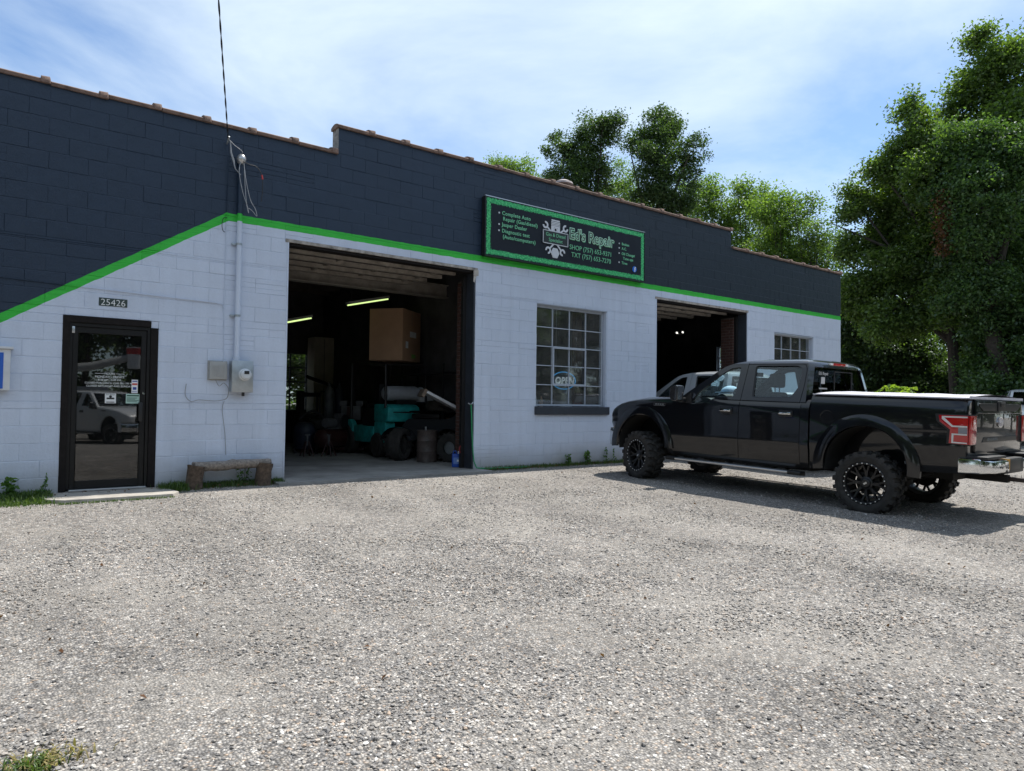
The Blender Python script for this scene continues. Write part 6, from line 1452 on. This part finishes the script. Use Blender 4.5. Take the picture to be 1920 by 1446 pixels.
# ------------------------------------------------------------------ soil and litter along the foot of the wall
q = MB(); rr = random.Random(31)
for a, b in ((-1.6, .62), (1.95, 3.28), (6.92, 11.38), (14.72, 19.1)):
    n = int((b-a)/.06); base = len(q.v)
    for i in range(n+1):
        x = a+(b-a)*i/n; w_ = .07+.09*abs(mnoise.noise(Vector((x*1.7, 0, 5))))+.04*rr.random()
        for f, hh in ((0, .030), (.5, .020), (1, -.006)): q.v.append((x, .004-w_*f, gz(x, -w_*f)+hh*(.6+.5*rr.random())))
    for i in range(n):
        for k in range(2): q.f.append((base+i*3+k, base+i*3+k+1, base+(i+1)*3+k+1, base+(i+1)*3+k))
so_ = q.build('soil_strip', mat('dark_soil', (.085, .075, .06), .95, var=.5, vscale=30, bump=1, bscale=90), ang=60); tag(so_, 'strip of dark soil and grit along the foot of the wall', 'soil', kind='structure')
rg = np.random.default_rng(64); P = []
for a, b, n in ((-1.5, .7, 60), (1.9, 3.35, 70), (6.9, 11.3, 150), (.7, 2.0, 16)):
    for i in range(n):
        x = rg.uniform(a, b); y = -.03-abs(rg.normal())*.16; P.append((x, y, max(gz(x, y), .0)+.022))
for i in range(70):
    x, y = rg.uniform(-.5, 8), rg.uniform(-8.5, -.6); P.append((x, y, gz(x, y)+.012))
lv = leaves('leaf_litter', np.array(P), .038, ML_red, None, 65); tag(lv, 'scattered dry brown leaves at the wall foot and on the gravel', 'leaf litter', kind='stuff')

# ------------------------------------------------------------------ more workshop clutter in the first bay
M_dred = mat('grimy_red_paint', (.045, .014, .012), .5, var=.3); M_dgrey = mat('grimy_grey_steel', (.10, .10, .105), .5, var=.3); M_dblue = mat('grimy_blue_paint', (.018, .024, .042), .5, var=.3)
AC = empty('air_compressor', (6.1, 4.35, Z0), (0, 0, .5), 'grimy air compressor with motor on a lying tank, left of the forklift', 'compressor')
q = MB(); q.lathe([(0, -.48), (.12, -.46), (.19, -.40), (.19, .40), (.12, .46), (0, .48)], 22, 'X', (0, 0, .34)); q.build('tank', M_dred, AC)
q = MB(); q.box(-.20, .05, -.10, .10, .53, .56); q.lathe([(0, -.16), (.10, -.16), (.10, .12), (0, .12)], 18, 'X', (-.12, 0, .66)); q.build('motor', M_dgrey, AC)
q = MB(); q.box(.12, .30, -.09, .09, .53, .78); q.box(.15, .27, -.11, .11, .78, .86); q.build('pump', M_dgrey, AC, bevel=.01)
q = MB(); q.lathe([(.02, -.02), (.15, -.02), (.16, 0), (.15, .02), (.02, .02)], 22, 'Y', (.21, -.14, .68)); q.build('flywheel', M_black, AC)
q = MB()
for x in (-.35, .35):
    for y in (-.15, .15): q.box(x-.03, x+.03, y-.02, y+.02, 0, .22)
q.build('foot', M_black, AC, smooth=False)
GC = empty('gas_cylinder_cart', (6.62, 5.55, Z0), (0, 0, .2), 'two tall gas cylinders strapped on a trolley behind the forklift', 'trolley')
for x, m_ in ((-.14, M_dgrey), (.14, M_dblue)):
    q = MB(); q.lathe([(0, .12), (.11, .12), (.115, .16), (.115, 1.30), (.09, 1.40), (.035, 1.46), (.035, 1.55), (0, 1.55)], 20, 'Z', (x, 0, 0)); q.build('cylinder', m_, GC)
q = MB(); q.tube([(-.28, .14, .1), (-.28, .16, 1.2), (-.2, .25, 1.35), (.2, .25, 1.35), (.28, .16, 1.2), (.28, .14, .1)], .016, 8); q.box(-.30, .30, -.14, .16, .08, .12); q.build('trolley', M_black, GC)
for x in (-.32, .32): q = MB(); q.lathe([(0, -.03), (.13, -.03), (.14, 0), (.13, .03), (0, .03)], 20, 'X', (x, .12, .14)); q.build('wheel', M_rubber, GC)
SV = empty('shop_vacuum', (5.62, 4.75, Z0), label='squat dark shop vacuum on castors on the left of the bay floor', cat='vacuum')
q = MB(); q.lathe([(0, .10), (.21, .10), (.23, .14), (.24, .45), (.245, .50), (.22, .58), (.14, .66), (0, .68)], 24, 'Z'); q.build('drum', M_dblue, SV)
q = MB(); q.tube(crv([(.20, 0, .40), (.38, .05, .45), (.45, .1, .75), (.2, .15, .9), (-.1, .1, .72)]), .026, 8); q.build('hose', M_black, SV)
q = MB()
for a in range(4): q.blob((.2*math.cos(a*1.571), .2*math.sin(a*1.571), .05), (.045, .045, .05), 10, 6)
q.build('castor', M_rubber, SV)
JS = []
for i, (x, y, lb) in enumerate(((5.35, 3.9, 'grimy jack stand on the bay floor nearer the left jamb'), (5.75, 3.75, 'grimy jack stand on the bay floor nearer the forklift'))):
    e = empty('jack_stand', (x, y, Z0), (0, 0, i*.7), lb, 'jack stand', 'jack stands'); q = MB()
    for a in range(4): c, sn = math.cos(a*1.571+.785), math.sin(a*1.571+.785); q.tube([(c*.15, sn*.15, 0), (c*.035, sn*.035, .30)], .014, 6)
    q.build('leg', M_dred, e); q = MB(); q.tube([(0, 0, .22), (0, 0, .42)], .024, 10); q.box(-.05, .05, -.02, .02, .42, .45); q.build('ratchet_post', M_dgrey, e)
ES = empty('engine_on_stand', (6.75, 4.75, Z0), (0, 0, .9), 'bare engine block bolted to a stand beyond the forklift', 'engine')
q = MB(); q.box(-.30, .25, -.22, .22, .72, 1.02); q.box(-.28, .22, -.26, -.10, 1.02, 1.14); q.box(-.28, .22, .10, .26, 1.02, 1.14); q.build('block', M_dgrey, ES, bevel=.02)
q = MB(); q.lathe([(0, 0), (.14, 0), (.14, .04), (0, .05)], 20, 'X', (.25, 0, .80)); q.build('pulley', M_black, ES)
q = MB(); q.box(-.42, -.34, -.05, .05, 0, 1.0); q.box(-.45, .45, -.04, .04, .06, .12); q.box(-.45, -.38, -.35, .35, .06, .12); q.build('stand', M_dred, ES, bevel=.006)
TR = empty('worn_tyre', (7.30, 1.95, .98), (0, 0, .3), 'black tyre lying on the rack of the quad bike', 'tyre')
q = MB(); q.lathe([(.17, -.08), (.20, -.10), (.27, -.09), (.29, 0), (.27, .09), (.20, .10), (.17, .08)], 32, 'Z', (0, 0, .10)); q.build('carcass', M_rubber, TR)
